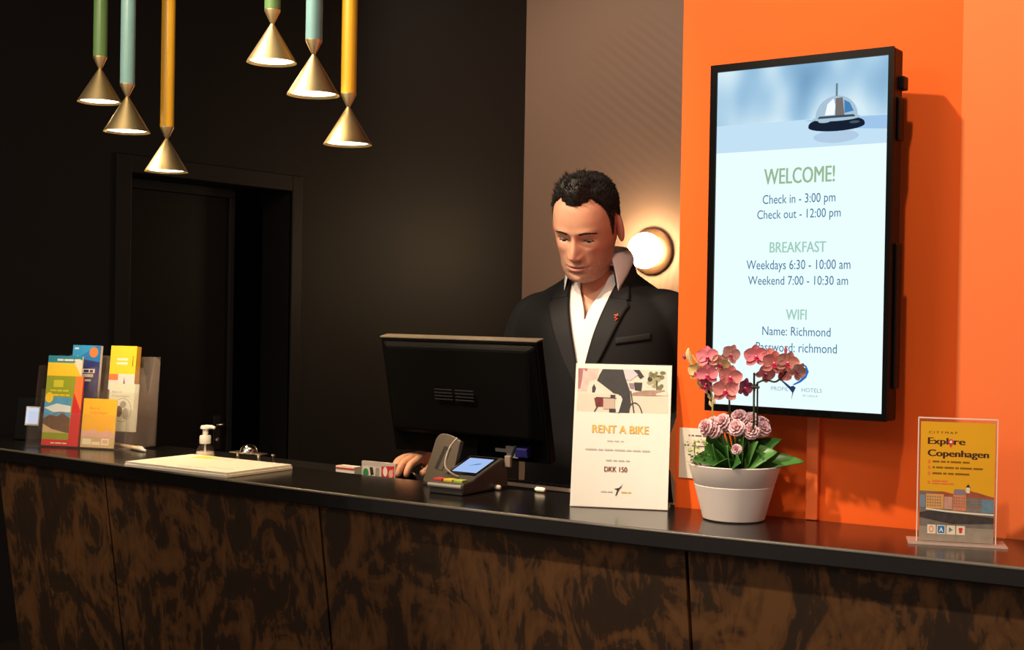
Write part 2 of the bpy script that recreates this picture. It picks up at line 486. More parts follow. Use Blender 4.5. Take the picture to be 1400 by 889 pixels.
# ------------------------------------------------------------------ pendant lamps
M_brass = mat('brushed_brass', (.96, .72, .38), .42, 1., var=.12, vscale=25)
M_glow = emit('warm_lamp_glow', (1., .80, .48), 10.)
tubes = {'green': mat('green_lacquer', (.13, .25, .085), .35), 'teal': mat('teal_lacquer', (.24, .46, .47), .35), 'yellow': mat('yellow_lacquer', (.95, .50, .03), .35)}
def pendant(kind, x, y, zb, label):
    t = thing('pendant_lamp', label, 'pendant lamp', (x, y, zb), 0, 'cone pendant lamps over the counter')
    r = .0565
    pr = [(.0035, .088), (r, .0), (r-.0012, .0), (.0030, .0845)]
    build('lamp_shade', MB().lathe(pr, 64, cap0=True, cap1=True), M_brass, t, smooth=True, angle=30)
    build('connector_cone', MB().lathe([(.0035, .0855), (.0048, .0885), (.0178, .1155), (.0178, .118)], 48), M_brass, t, smooth=True, angle=30)
    n = 64
    build('lamp_tube', MB().lathe([(.0178, .1182), (.0178, .62), (.012, .635)], 48), tubes[kind], t, smooth=True, angle=30)
    build('power_cord', MB().tube([(0, 0, .634), (0, 0, 3.885-zb)], .0025, 8), M_black, t)
    build('ceiling_rose', MB().lathe([(.05, 3.875-zb), (.05, 3.899-zb)], 24), M_black, t)
    build('diffuser', MB().lathe([(.0, .0050), (.048, .0050), (.0490, .0080), (.0, .0090)], 32, cap0=False, cap1=False), M_glow, t)
    lamp('lamp_light', 'SPOT', (0, 0, .003), 12, (1., .70, .38), None, .03, 130, .6, t)
for k, x, y, z, lab in (
    ('green', -2.870, 2.104, 1.996, 'green-tubed brass cone pendant, leftmost lamp of all'),
    ('teal', -2.673, 2.040, 1.898, 'teal-tubed brass cone pendant between the left green and left yellow lamps'),
    ('yellow', -2.774, 2.245, 1.825, 'yellow-tubed brass cone pendant hanging in front of the door top, lowest lamp'),
    ('green', -2.174, 2.049, 2.021, 'green-tubed brass cone pendant of the right cluster, highest lamp'),
    ('teal', -2.007, 2.013, 1.929, 'teal-tubed brass cone pendant in the middle of the right cluster'),
    ('yellow', -2.095, 2.216, 1.851, 'yellow-tubed brass cone pendant, rightmost lamp of all')):
    pendant(k, x, y, z, lab)

# ------------------------------------------------------------------ wall lamp on the back wall
wlp = thing('wall_lamp', 'round glowing globe wall lamp behind the man on the taupe wall', 'wall lamp', (-4.10, 7.10, 1.865))
RY = Matrix.Rotation(pi/2, 4, 'X')
build('back_plate', MB().lathe([(.0, 0), (.145, 0), (.145, .018), (.135, .026), (.0, .026)], 48, RY, False, False), mat('bronze_disc', (.22, .11, .06), .35, .6), wlp, smooth=True)
prof = [(.112*sin(pi*i/20), -.112*cos(pi*i/20)*.8+.10) for i in range(21)]
build('globe', MB().lathe(prof, 40, RY, False, False), emit('globe_glow', (1., .74, .40), 38.), wlp, smooth=True, angle=180)

# ------------------------------------------------------------------ wall screen
tv = thing('wall_screen', 'upright black-framed display screen on the orange wall greeting guests', 'screen', (-1.228, 2.345, 1.28))
build('housing', MB().box(0, .374, .004, .050, 0, .690), M_black, tv, bevel=.004)
fb = MB()
fb.box(0, .014, -.001, .004, 0, .690); fb.box(.364, .374, -.001, .004, 0, .690)
fb.box(.014, .364, -.001, .004, 0, .014); fb.box(.014, .364, -.001, .004, .675, .690)
build('bezel', fb, M_blackgloss, tv)
build('rear_cover', MB().box(.05, .345, .050, .062, .06, .63).box(.345, .383, .030, .055, .615, .64).box(.374, .380, .02, .048, .06, .33).box(.374, .379, .02, .048, .52, .60), M_black, tv, bevel=.003)
build('wall_bracket', MB().box(.12, .25, .062, .070, .2, .5), M_black, tv)
scr = Art(.0035)
W_scr = emit('screen_white', srgb(232, 252, 251), 1.03)
def photo_emit():
    m = bpy.data.materials.new('screen_picture_blue'); m.use_nodes = True
    nt = m.node_tree; nt.nodes.clear()
    tc = nt.nodes.new('ShaderNodeTexCoord'); mp = nt.nodes.new('ShaderNodeMapping')
    mp.inputs['Scale'].default_value = (9, 9, 5)
    nt.links.new(tc.outputs['Object'], mp.inputs[0])
    n = nt.nodes.new('ShaderNodeTexNoise'); n.inputs['Scale'].default_value = 1.; n.inputs['Detail'].default_value = 1
    nt.links.new(mp.outputs[0], n.inputs['Vector'])
    cr = nt.nodes.new('ShaderNodeValToRGB'); e = cr.color_ramp.elements
    e[0].position = .26; e[0].color = (*srgb(105, 150, 190), 1)
    e[1].position = .62; e[1].color = (*srgb(214, 238, 248), 1)
    x = e.new(.46); x.color = (*srgb(160, 200, 228), 1)
    nt.links.new(n.outputs['Fac'], cr.inputs[0])
    em = nt.nodes.new('ShaderNodeEmission'); o = nt.nodes.new('ShaderNodeOutputMaterial')
    nt.links.new(cr.outputs[0], em.inputs[0]); nt.links.new(em.outputs[0], o.inputs[0])
    return m
scr.rect(.014, .364, .014, .675, W_scr)
scr.rect(.014, .364, .566, .675, photo_emit())
scr.rect(.014, .364, .514, .568, emit('screen_table_blue', srgb(196, 226, 246)))
scr.poly([(.20, .566), (.364, .566), (.364, .54), (.30, .545)], emit('screen_table_shade', srgb(160, 198, 236)))
scr.ell(.264, .532, .045, .012, emit('screen_reflection', srgb(178, 205, 230)))
E_dk = emit('screen_dark', srgb(22, 34, 52)); E_ch = emit('screen_chrome', srgb(170, 196, 215)); E_wt = emit('screen_spark', srgb(245, 252, 255)); E_bl = emit('screen_bell_blue', srgb(70, 130, 185)); E_br = emit('screen_bell_brown', srgb(120, 112, 108))
scr.ell(.264, .552, .056, .010, E_dk)
scr.poly([(.264+.056*cos(pi*i/20), .551+.0175*sin(pi*i/20)**.6) for i in range(21)], E_dk); scr.ell(.300, .557, .010, .0025, emit('screen_base_glint', srgb(70, 92, 100)))
scr.ell(.240, .562, .012, .003, E_ch)
scr.ell(.264, .567, .047, .006, E_ch)
scr.poly([(.264+.042*cos(pi*i/18), .569+.040*sin(pi*i/18)) for i in range(19)], E_ch)
scr.poly([(.241, .573), (.246, .594), (.258, .604), (.262, .590), (.260, .573)], E_wt)
scr.poly([(.262, .571), (.262, .604), (.276, .605), (.280, .571)], E_br)
scr.poly([(.280, .575), (.279, .600), (.290, .594), (.298, .578)], E_bl)
scr.poly([(.226, .5665), (.302, .5665), (.298, .5715), (.230, .5715)], emit('screen_bell_rim', srgb(60, 78, 96))); scr.rect(.217, .311, .5645, .5672, E_ch)
scr.rect(.262, .266, .608, .632, emit('screen_bell_stem', srgb(110, 130, 140)))
E_g1 = emit('screen_text_green', srgb(152, 186, 150)); E_g2 = emit('screen_text_pale_green', srgb(160, 205, 190)); E_tx = emit('screen_text_blue', srgb(58, 116, 158))
for body, w, z0, z1, m, bd in (
    ('WELCOME!', .144, .4475, .4795, E_g1, .02), ('Check in - 3:00 pm', .149, .4095, .428, E_tx, 0), ('Check out - 12:00 pm', .171, .3805, .3985, E_tx, 0),
    ('BREAKFAST', .115, .3145, .336, E_g2, .02), ('Weekdays 6:30 - 10:00 am', .213, .282, .301, E_tx, 0), ('Weekend 7:00 - 10:30 am', .205, .252, .270, E_tx, 0),
    ('WIFI', .042, .185, .206, E_g2, .02), ('Name: Richmond', .140, .154, .172, E_tx, 0), ('Password: richmond', .166, .1225, .141, E_tx, 0)):
    scr.txt(body, .191-w/2, .191+w/2, z0, z1, m, bd)
E_lg = emit('screen_logo_grey', srgb(140, 170, 190)); E_l1 = emit('screen_logo_blue', srgb(40, 110, 190)); E_l2 = emit('screen_logo_navy', srgb(35, 60, 100))
scr.txt('PROFIL', .142, .178, .047, .055, E_lg); scr.txt('HOTELS', .205, .246, .047, .055, E_lg); scr.txt('BY LIGULA', .208, .238, .038, .042, E_lg)
scr.poly([(.184, .030), (.186, .044), (.181, .050), (.165, .064), (.158, .071), (.166, .067), (.182, .056), (.188, .058), (.193, .054), (.188, .044)], E_l2)
scr.poly([(.186, .060), (.200, .068), (.210, .080), (.212, .094), (.204, .102), (.214, .097), (.219, .086), (.214, .074), (.203, .065), (.190, .059)], E_l1)
scr.done('screen_picture', tv, 'lit screen with a service bell, welcome lines, breakfast hours and wifi details')
duct = build('cable_duct', MB().box(-.012, .012, -.014, .0, 0, .24), mat('orange_duct', (.92, .16, .03), .5), None, bevel=.002)
duct.location = (-1.034, 2.4395, 1.0705); duct.rotation_euler = (0, 0, radians(7.2))
tag(duct, 'slim orange cable duct running down the wall below the screen', 'cable duct')

# ------------------------------------------------------------------ brochure holder and brochures
HO = Vector((-3.268, 2.163, 1.0702)); HA = radians(20)
hold = thing('brochure_holder', 'clear tiered acrylic brochure holder at the left end of the counter', 'brochure holder', HO, HA)
LEAN = Matrix.Rotation(radians(-7), 4, 'X')
def side(x):
    return MB().add([(x+d, y, z) for d in (0, .003) for y, z in ((0, 0), (.158, 0), (.178, .254), (.150, .254), (.118, .14), (.088, .225), (.06, .225), (.043, .11), (.022, .112), (.012, .10))],
        [tuple(range(10)), tuple(range(19, 9, -1))] + [(i, 10+i, 10+(i+1) % 10, (i+1) % 10) for i in range(10)])
for x in (0, .168, .317): build('side_wall', side(x), M_acrh if x > .2 else M_acr, hold)
build('base_sheet', MB().box(.003, .317, 0, .158, 0, .003), M_acr, hold)
for z0, z1, y in ((0, .098, 0), (.042, .158, .052), (.082, .205, .104)):
    for x0, x1 in ((.0035, .1675), (.1715, .3165)):
        build('pocket_front', MB(Matrix.Translation((0, y+.001, z0)) @ LEAN).box(x0, x1, 0, .0025, 0, z1-z0), M_acr, hold)
        if z0: build('pocket_floor', MB().box(x0, x1, y+.004, y+.050, z0, z0+.0025), M_acr, hold)
bp_ = MB(Matrix.Translation((0, .152, .003)) @ LEAN)
pts = [(.0035, 0), (.3165, 0), (.3165, .235), (.311, .246), (.300, .252), (.02, .252), (.009, .247), (.0035, .236)]
bp_.add([(x, y, z) for y in (0, .003) for x, z in pts], [tuple(range(8)), tuple(range(15, 7, -1))] + [(i, (i+1) % 8, 8+(i+1) % 8, 8+i) for i in range(8)])
build('back_sheet', bp_, M_acrh, hold)

def brochure(label, u, v, z, w, h, t, cov, lean=8, spine=None):
    p = HO + Matrix.Rotation(HA, 4, 'Z') @ Vector((u, v, z))
    o = thing('brochure', label, 'brochure', p, HA, 'brochures in the acrylic holder')
    o.rotation_euler = (radians(-lean), 0, HA)
    build('cover', MB().box(0, w, 0, .0006, 0, h), cov, o)
    build('pages', MB().box(.0006, w-.0004, .0008, t, .0005, h-.0005), spine or M_paper, o)
    return o
S_sky = mat('sky_print', (.10, .35, .62), .5, var=.35, vscale=25); S_cloud = mat('cloud_print', (.72, .78, .80), .5); S_brown = mat('sepia_print', (.16, .09, .05), .5, var=.4, vscale=60)
S_sand = mat('sand_print', (.62, .47, .24), .5, var=.2, vscale=50); S_pink = mat('pink_print', (.75, .45, .38), .5, var=.2, vscale=60); S_pale = mat('pale_green_paper', (.66, .68, .55), .55, var=.03)
S_greyp = mat('grey_print', (.35, .33, .30), .5, var=.3, vscale=60); S_lime = mat('lime_print', (.62, .58, .03), .5)
# front left: olive guide with red side
b = brochure('olive green and red travel guide with a landscape photo, front left pocket', .048, .0065, .0045, .118, .196, .007, M_green, 7, M_red)
a = Art(); a.rect(.0, .118, .0, .196, M_green)
a.poly([(.088, 0), (.118, 0), (.118, .196), (.094, .196)], M_orangep); a.poly([(.084, 0), (.118, 0), (.118, .10), (.092, .15)], M_red)
a.rect(.0, .086, .036, .136, S_sky); a.poly([(.0, .105), (.04, .118), (.086, .112), (.086, .095), (.03, .094)], S_cloud)
a.poly([(.0, .036), (.0, .075), (.02, .086), (.045, .082), (.06, .092), (.086, .078), (.086, .036)], S_brown)
a.line([(.028, .082), (.045, .094), (.066, .094), (.070, .084)], .002, S_brown); a.poly([(.0, .036), (.0, .060), (.030, .046), (.070, .038), (.086, .036)], S_sand)
a.rect(.0, .086, .020, .036, M_green); a.rect(.0, .118, .0, .017, M_red); a.bars(.030, .006, (.012, .02, .014), .003, M_cream, .003)
a.ell(.014, .134, .013, .015, M_yellow); a.rect(.024, .056, .164, .184, S_lime); a.bars(.015, .152, (.02, .015, .018), .005, S_lime, .003)
a.bars(.004, .140, (.018, .02, .016, .012), .004, M_yellow, .003); a.done('cover_artwork', b)
# behind it: yellow brochure with a blue top band
b = brochure('yellow brochure with a blue top band, standing behind the olive guide', .014, .0595, .047, .112, .208, .006, M_yellow, 7)
a = Art(); a.rect(0, .112, .188, .208, M_teal); a.bars(.03, .193, (.02, .03, .02), .006, S_cloud, .003); a.line([(.012, .145), (.08, .150)], .002, M_gold)
a.poly([(.086, .188), (.100, .200), (.112, .196), (.112, .15), (.10, .17)], M_cream); a.poly([(0, .10), (.03, .14), (.05, .13), (.05, .10)], M_gold); a.done('cover_artwork', b)
# back left: blue brochure with an orange disc
b = brochure('blue and navy brochure with an orange disc, tallest on the left of the holder', .060, .111, .087, .092, .198, .012, M_navy, 7, M_paper)
a = Art(); a.poly([(0, .198), (.092, .198), (.092, .150), (0, .162)], M_blue); a.poly([(0, .198), (.08, .198), (0, .150)], mat('bright_blue_print', (.03, .32, .70), .5))
a.ell(.070, .178, .014, .015, M_orangep); a.bars(.006, .186, (.014,), .005, S_cloud, .002); a.rect(.026, .078, .118, .130, M_paper); a.rect(.026, .074, .106, .115, M_paper)
a.bars(.026, .120, (.012, .016, .01), .007, M_navy, .004); a.bars(.024, .094, (.02, .02), .006, S_cloud, .004); a.poly([(0, .150), (.018, .168), (.030, .158), (.022, .132), (0, .120)], M_cream); a.done('cover_artwork', b)
# back right: yellow booklet with a castle spire
b = brochure('thick yellow booklet with a spire photo, tallest on the right of the holder', .186, .111, .087, .084, .199, .024, M_yellow, 7, mat('orange_page_block', (.85, .42, .03), .5))
a = Art(); a.rect(0, .084, .04, .118, S_cloud); a.poly([(0, .04), (.084, .04), (.084, .062), (.058, .070), (.050, .110), (.046, .070), (.03, .060), (0, .074)], S_brown); a.rect(.0, .030, .100, .118, M_orangep)
a.rect(.022, .058, .145, .152, M_cream); a.rect(.022, .058, .157, .164, M_cream); a.line([(.074, .14), (.074, .17)], .002, M_ink); a.done('cover_artwork', b)
# middle right: pale green leaflet
b = brochure('pale green leaflet with a round drawing, middle right pocket', .222, .0595, .047, .094, .134, .003, S_pale, 7)
a = Art(); a.txt('Best of', .010, .040, .108, .114, S_greyp, .03); a.txt('Copenhagen', .010, .064, .097, .103, S_greyp, .03)
a.ell(.045, .060, .030, .034, S_greyp); a.ell(.045, .060, .028, .032, S_pale); a.ell(.036, .056, .010, .016, S_brown); a.ell(.056, .050, .010, .016, S_greyp); a.ell(.047, .076, .010, .010, S_greyp); a.done('cover_artwork', b)
# front right: yellow leaflet
b = brochure('short orange-yellow leaflet with a skyline, front right pocket', .174, .0065, .0045, .106, .136, .004, mat('warm_yellow_print', (.92, .50, .03), .5), 7)
a = Art(); a.txt('Best of', .022, .052, .106, .113, M_orangep, .03); a.txt('Copenhagen', .022, .080, .094, .101, M_orangep, .03)
a.rect(0, .106, 0, .036, S_sand); a.poly([(0, .030), (.0, .050), (.02, .044), (.04, .052), (.06, .042), (.085, .050), (.106, .040), (.106, .030)], S_pink); a.rect(.006, .034, .008, .024, M_cream); a.rect(.036, .062, .008, .016, M_cream); a.rect(.066, .090, .008, .026, M_cream); a.rect(.070, .086, .012, .022, S_pink); a.done('cover_artwork', b)

# pen lying behind the holder
pen = thing('pen', 'cream pen with a white cap end lying behind the brochure holder', 'pen', (-3.10, 2.335, 1.0705), radians(-12))
build('barrel', MB().tube([(0, 0, .0062), (.165, 0, .0062)], [.0045, .006], 12), mat('cream_plastic', (.74, .60, .40), .4), pen, smooth=True)
build('cap', MB().tube([(.165, 0, .0062), (.170, 0, .0066), (.178, 0, .0066), (.180, 0, .0045), (.196, 0, .0045), (.200, 0, .0035)], [.0062, .0066, .0066, .0045, .004, .0028], 12), M_white, pen, smooth=True)
build('clip', MB().box(.150, .178, -.0012, .0012, .0125, .0138), M_white, pen)

# small dark device with lit screen
dv = thing('card_reader', 'small black device with a little glowing white screen at the far left end', 'card reader', (-3.442, 2.238, 1.0702), HA)
build('case', MB().add([(x, y, z) for x in (0, .088) for y, z in ((0, 0), (.07, 0), (.07, .118), (.018, .124))], [(0,1,2,3),(7,6,5,4),(0,4,5,1),(1,5,6,2),(2,6,7,3),(3,7,4,0)]), M_black, dv, bevel=.004)
LD = Matrix.Rotation(-atan2(.018, .124), 4, 'X')
build('screen_surround', MB(LD).box(.036, .084, -.002, .0, .044, .100), M_white, dv, bevel=.001)
build('screen', MB(LD).box(.040, .080, -.0028, -.002, .049, .096), emit('device_screen_glow', srgb(214, 228, 250), 1.0), dv)

# ------------------------------------------------------------------ white map pad
pad = thing('map_pad', 'flat white tear-off pad lying at the front edge beside the soap pump', 'paper pad', (-2.515, 2.178, 1.0702), radians(3.0))
build('board', MB().box(-.178, .178, -.112, .112, 0, .007), M_cream, pad, bevel=.001)
build('paper_block', MB().box(-.176, .176, -.110, .110, .007, .0125), M_paper, pad)
a = Art(0, Matrix.Translation((0, 0, .01255)) @ Matrix.Rotation(radians(-90), 4, 'X')); a.rect(-.172, .172, -.106, .106, mat('pad_sheet_paper', (.86, .81, .73), .6, var=.03)); a.poly([(-.13, .055), (-.06, .055), (-.05, .092), (-.12, .10)], mat('pale_yellow_print', (.85, .75, .10), .5)); a.poly([(-.05, .06), (.02, .06), (.0, .10), (-.05, .10)], mat('faint_print', (.80, .74, .66), .6))
a.bars(-.02, -.085, (.05, .04), .006, S_pink, .006); a.bars(.06, -.06, (.05, .03), .005, S_pink, .006); a.done('printed_sheet', pad)

# ------------------------------------------------------------------ soap pump bottle
sp = thing('soap_pump_bottle', 'clear pump bottle with a white pump standing behind the white pad', 'bottle', (-2.690, 2.318, 1.0702), radians(20))
M_clear = acrylic()
build('bottle_body', MB().lathe([(.0, .001), (.024, .001), (.026, .004), (.026, .012), (.020, .026), (.0125, .038), (.0125, .041)], 32, cap0=False), M_clear, sp, smooth=True)
build('soap', MB().lathe([(.0, .002), (.0235, .002), (.0245, .010), (.022, .017), (.0, .017)], 32, cap0=False, cap1=False), mat('clear_soap', (.75, .62, .50), .2, alpha=1), sp, smooth=True)
build('dip_tube', MB().tube([(0, 0, .006), (0, 0, .042)], .0025, 8), M_white, sp)
build('pump_collar', MB().lathe([(.0, .038), (.0145, .038), (.015, .040), (.015, .056), (.013, .060), (.0, .060)], 28, cap0=False, cap1=False), M_white, sp, smooth=True)
build('pump_stem', MB().lathe([(.0075, .058), (.0075, .078), (.009, .079)], 20), M_white, sp, smooth=True)
build('pump_head', MB().lathe([(.0, .077), (.013, .077), (.0135, .082), (.011, .086), (.0, .087)], 24, cap0=False, cap1=False).tube([(0, 0, .082), (.020, 0, .0825), (.028, 0, .080)], [.006, .005, .004], 10), M_white, sp, smooth=True)

# little chrome call bell and a peg behind the pad
cb = thing('call_bell', 'small chrome bell on a flat plate with thin legs behind the white pad', 'bell', (-2.523, 2.318, 1.0702), radians(6))
build('plate', MB().box(-.052, .052, -.014, .014, .024, .0275), mat('brushed_steel', (.55, .48, .42), .35, 1.), cb, bevel=.001)
build('dome', MB().lathe([(.022, .0275), (.0235, .030), (.021, .038), (.015, .045), (.006, .0485), (.0, .049)], 28, Matrix.Translation((.0, 0, 0)), cap1=False), M_chrome, cb, smooth=True)
for lx in (-.036, .034):
    build('leg', MB().tube([(lx, 0, .0), (lx, 0, .024)], .0042, 10), M_chrome, cb, smooth=True)
peg = tag(build('chrome_peg', MB().lathe([(.007, 0), (.007, .003), (.0035, .005), (.003, .020), (.005, .024), (.005, .028), (.0, .031)], 16, cap1=False), M_chrome, None, smooth=True, loc=(-2.440, 2.325, 1.0702)), 'tiny upright chrome peg right of the little bell', 'peg')

# ------------------------------------------------------------------ things at the back edge of the counter
pk = thing('paper_strip', 'thin white and red paper strip behind the counter, left of the logo card', 'paper', (-2.350, 2.46, 1.0302), radians(3))
build('stack', MB().box(0, .062, 0, .03, 0, .036), M_paper, pk); build('red_edge', MB().box(.0, .0622, -.0012, 0, .029, .0325), M_red, pk)
lc = thing('payment_card_sign', 'small grey and red card sign with pictograms left of the hand', 'sign', (-2.246, 2.445, 1.0302), radians(3))
build('card', MB().box(0, .108, 0, .010, 0, .058), mat('pale_grey_card', (.55, .50, .47), .5), lc)
a = Art(-.0002); a.rect(.003, .064, .004, .046, mat('light_card_print', (.72, .68, .64), .5)); a.poly([(.064, .004), (.105, .004), (.105, .052), (.064, .048)], M_red)
a.ell(.014, .028, .009, .012, mat('green_print', (.03, .28, .10), .5)); a.poly([(.026, .044), (.036, .044), (.040, .026), (.030, .022)], M_ink); a.poly([(.046, .044), (.058, .044), (.058, .016), (.044, .020)], S_greyp); a.ell(.076, .036, .007, .012, M_paper); a.ell(.094, .032, .007, .010, S_pink); a.rect(.070, .084, .010, .020, M_paper); a.done('card_artwork', lc)

# ------------------------------------------------------------------ monitor (back towards the guests)
mo = thing('computer_monitor', 'black computer monitor seen from behind in front of the man', 'monitor', (-1.944, 2.505, 1.0302))
TILT = Matrix.Translation((0, -.005, .087)) @ Matrix.Rotation(radians(12.5), 4, 'X')
M_mon = mat('black_monitor_plastic', (.0018, .0017, .0016), .5, spec=.06)
body = MB(TILT)
body.box(-.238, .238, -.0, .026, 0, .292)
build('housing', body, M_mon, mo, bevel=.004)
rb = MB(TILT)
n0 = [(-.232, .05, -.002), (.232, .05, -.002), (.232, .283, -.002), (-.232, .283, -.002)]; n1 = [(-.205, .066, -.030), (.205, .066, -.030), (.214, .274, -.012), (-.214, .274, -.012)]
rb.add([(x, y, z) for x, z, y in n0] + [(x, y, z) for x, z, y in n1], [(4,5,6,7),(0,1,5,4),(1,2,6,5),(2,3,7,6),(3,0,4,7)])
build('rear_shell', rb, M_mon, mo, bevel=.006)
tl = MB(TILT).box(-.239, .239, -.0008, .027, .2915, .2955)  # rim paler than the housing
build('top_rim', tl, mat('grey_rim', (.16, .13, .095), .35), mo, bevel=.001, label='greyish top rim')
vt = MB(TILT)
for k in range(4):
    for s in (-.06, .004): vt.box(s, s+.056, -.0312, -.029, .150+k*.008, .1525+k*.008)
build('vent_slots', vt, mat('dull_black_vent', (.002, .002, .002), .8), mo)
build('screen', MB(TILT).box(-.226, .226, .0262, .0272, .02, .28), emit('monitor_glow', srgb(190, 205, 225), .6), mo)
pt = MB(TILT); pt.box(.085, .15, -.004, -.001, .022, .030).box(.118, .150, -.005, -.001, .010, .038)
build('port_block', pt, mat('grey_port', (.30, .28, .27), .5), mo)
build('video_plug', MB(TILT).box(.155, .190, -.022, -.001, .018, .040), mat('blue_plug', (.01, .01, .10), .5), mo, bevel=.002)
build('stand_neck', MB().box(-.035, .035, -.02, .012, .018, .18), M_mon, mo, bevel=.004)
build('stand_foot', MB().lathe([(.0, 0), (.078, 0), (.078, .008), (.07, .014), (.0, .018)], 40, Matrix.Scale(.65, 4, (0, 1, 0)), False, False), M_mon, mo, smooth=True)
build('screen_cable', MB().tube(spline([(.17, -.05, .128), (.175, -.085, .09), (.150, -.088, .05), (.14, -.06, .006)], 8), .0035, 8), M_black, mo, smooth=True)

# ------------------------------------------------------------------ keyboard and mouse on the desk
kb = thing('keyboard', 'dark keyboard on the desk behind the monitor with a pale edge', 'keyboard', (-1.845, 2.622, 1.0302), radians(0))
build('case', MB().add([(x, y, z) for x in (-.20, .20) for y, z in ((-.055, 0), (.055, 0), (.055, .010), (-.055, .028))], [(0,1,2,3),(7,6,5,4),(0,4,5,1),(1,5,6,2),(2,6,7,3),(3,7,4,0)]), mat('dark_grey_plastic', (.02, .019, .018), .4), kb, bevel=.003)
build('back_strip', MB().box(-.195, .185, -.0565, -.0545, .018, .0265), mat('pale_plastic_edge', (.55, .44, .33), .35), kb, label='pale back edge')
ks = MB()
for r in range(5):
    for c in range(21):
        y = -.050+r*.0195; z = .0275-(r*.0195+.012)*.16
        ks.box(-.19+c*.0182, -.19+c*.0182+.0155, y, y+.016, z-.004, z+.006)
build('keys', ks, mat('key_black', (.012, .012, .012), .45), kb, bevel=.001)
ms = thing('computer_mouse', 'black computer mouse under the hand of the man', 'mouse', (-2.158, 2.505, 1.0302), radians(10))
def mfn(u, v):
    a = 2*pi*u; t = pi/2*v
    r = cos(t)**.7 if v < 1 else 0
    return (.031*cos(a)*r, .055*sin(a)*r, .034*sin(t)*(1-.25*sin(a)*-1*0))
build('shell', MB().grid(mfn, 36, 12, True), M_blackgloss, ms, smooth=True)
build('scroll_wheel', MB().lathe([(.007, -.003), (.007, .003)], 16, Matrix.Translation((0, -.032, .0235)) @ Matrix.Rotation(pi/2, 4, 'Y')), M_black, ms)

# ------------------------------------------------------------------ card terminal and PIN pad
ct = thing('card_terminal', 'dark grey card terminal with a lit pale blue screen on the counter', 'card terminal', (-1.834, 2.212, 1.0702), radians(4))
M_term = mat('dark_taupe_plastic', (.040, .034, .031), .42)
w = .092
pf = [(0, .0), (.185, 0), (.180, .056), (.168, .068), (.158, .068), (.055, .036), (.04, .030), (.004, .026)]
tb = MB().add([(x, y, z) for x in (0, w) for y, z in pf], [tuple(range(8)), tuple(range(15, 7, -1))] + [(i, 8+i, 8+(i+1) % 8, (i+1) % 8) for i in range(8)])
build('housing', tb, M_term, ct, bevel=.004)
SA = Matrix.Translation((0, .055, .0362)) @ Matrix.Rotation(atan2(.032, .103), 4, 'X')
build('screen_frame', MB(SA).box(.008, w-.008, .004, .106, -.001, .0008), M_blackgloss, ct)
build('screen', MB(SA).box(.014, w-.014, .018, .094, .0008, .0014), emit('terminal_screen_glow', srgb(168, 196, 246), .95), ct)
lo = MB(SA); lo.face([(.036, .05, .0016), (.060, .062, .0016), (.064, .068, .0016), (.052, .064, .0016)]); build('screen_emblem', lo, E_l1, ct)
bt = MB(); bt.cur = 0
for i, mi in enumerate((0, 1, 2)):
    bt.cur = mi; bt.box(.007+i*.027, .031+i*.027, .008, .030, .026, .0325)
build('keypad_row', bt, [mat('red_key', (.45, .05, .04), .4), mat('yellow_key', (.60, .45, .03), .4), mat('green_key', (.30, .42, .05), .4)], ct, bevel=.0015, label='red, yellow and green keys')
build('front_bar', MB().tube([(.002, -.002, .019), (w-.002, -.002, .019)], .0045, 8), mat('grey_bar', (.30, .28, .26), .3), ct, smooth=True)
build('side_flap', MB().box(w+.0, w+.016, .166, .176, .048, .074), mat('beige_grey_plastic', (.20, .16, .12), .4), ct, bevel=.002)
build('stylus_cord', MB().tube(spline([(.0, .11, .112), (-.004, .085, .09), (.006, .055, .058), (.03, .04, .044), (.05, .045, .034)], 8), .0022, 8), mat('grey_cord', (.26, .22, .19), .4), ct, smooth=True)
pp = thing('pin_pad', 'brown-grey PIN pad seen from its back, leaning behind the card terminal', 'PIN pad', (-1.893, 2.305, 1.0702), radians(4))
PT = Matrix.Translation((0, 0, .004)) @ Matrix.Rotation(radians(-14), 4, 'X') @ Matrix.Rotation(radians(10), 4, 'Y')
pts = spline([(-.034, .0), (.036, .0), (.036, .100), (.030, .112), (.0, .118), (-.024, .114), (-.033, .100)], 4)
nn = len(pts)-0
vs = [(x, y, z) for y in (0, .014) for x, z in pts]
pb = MB(PT).add(vs, [tuple(range(nn)), tuple(range(2*nn-1, nn-1, -1))] + [(i, nn+i, nn+(i+1) % nn, (i+1) % nn) for i in range(nn)])
build('housing', pb, mat('brown_grey_plastic', (.085, .064, .042), .42), pp, bevel=.003)
rim = MB(PT)
sl = [(-.012, .035), (.010, .035), (.016, .09), (-.004, .09)]
rim.add([(x, y, z) for y in (-.0008, .002) for x, z in sl], [(0,1,2,3)] + [(i, 4+i, 4+(i+1) % 4, (i+1) % 4) for i in range(4)])
build('slot', rim, mat('slot_black', (.008, .007, .006), .6), pp)
rim2 = MB(PT); rim2.add([(x, y, z) for y in (-.0012, .002) for x, z in [(-.002, .035), (.010, .035), (.015, .082), (.005, .082)]], [(0,1,2,3)] + [(i, 4+i, 4+(i+1) % 4, (i+1) % 4) for i in range(4)])
build('slot_tongue', rim2, MATS['brown_grey_plastic'], pp)
build('foot', MB().box(-.034, .030, .002, .05, 0, .008), M_term, pp, bevel=.002)
# unidentified small pale things at the counter edge, form made up
for (x, y, lab) in ((-1.752, 2.350, 'small cream thing lying just right of the card terminal'), (-1.655, 2.385, 'small pale thing near the counter back edge, left of the bike sign')):
    q = build('small_pale_thing', MB().tube([(-.012, 0, .006), (-.008, 0, .0062), (.010, 0, .0062), (.014, 0, .005)], [.003, .0055, .0058, .004], 10), M_cream, None, smooth=True, loc=(x, y, 1.0702))
    tag(q, lab, 'small thing', 'small pale things on the counter')

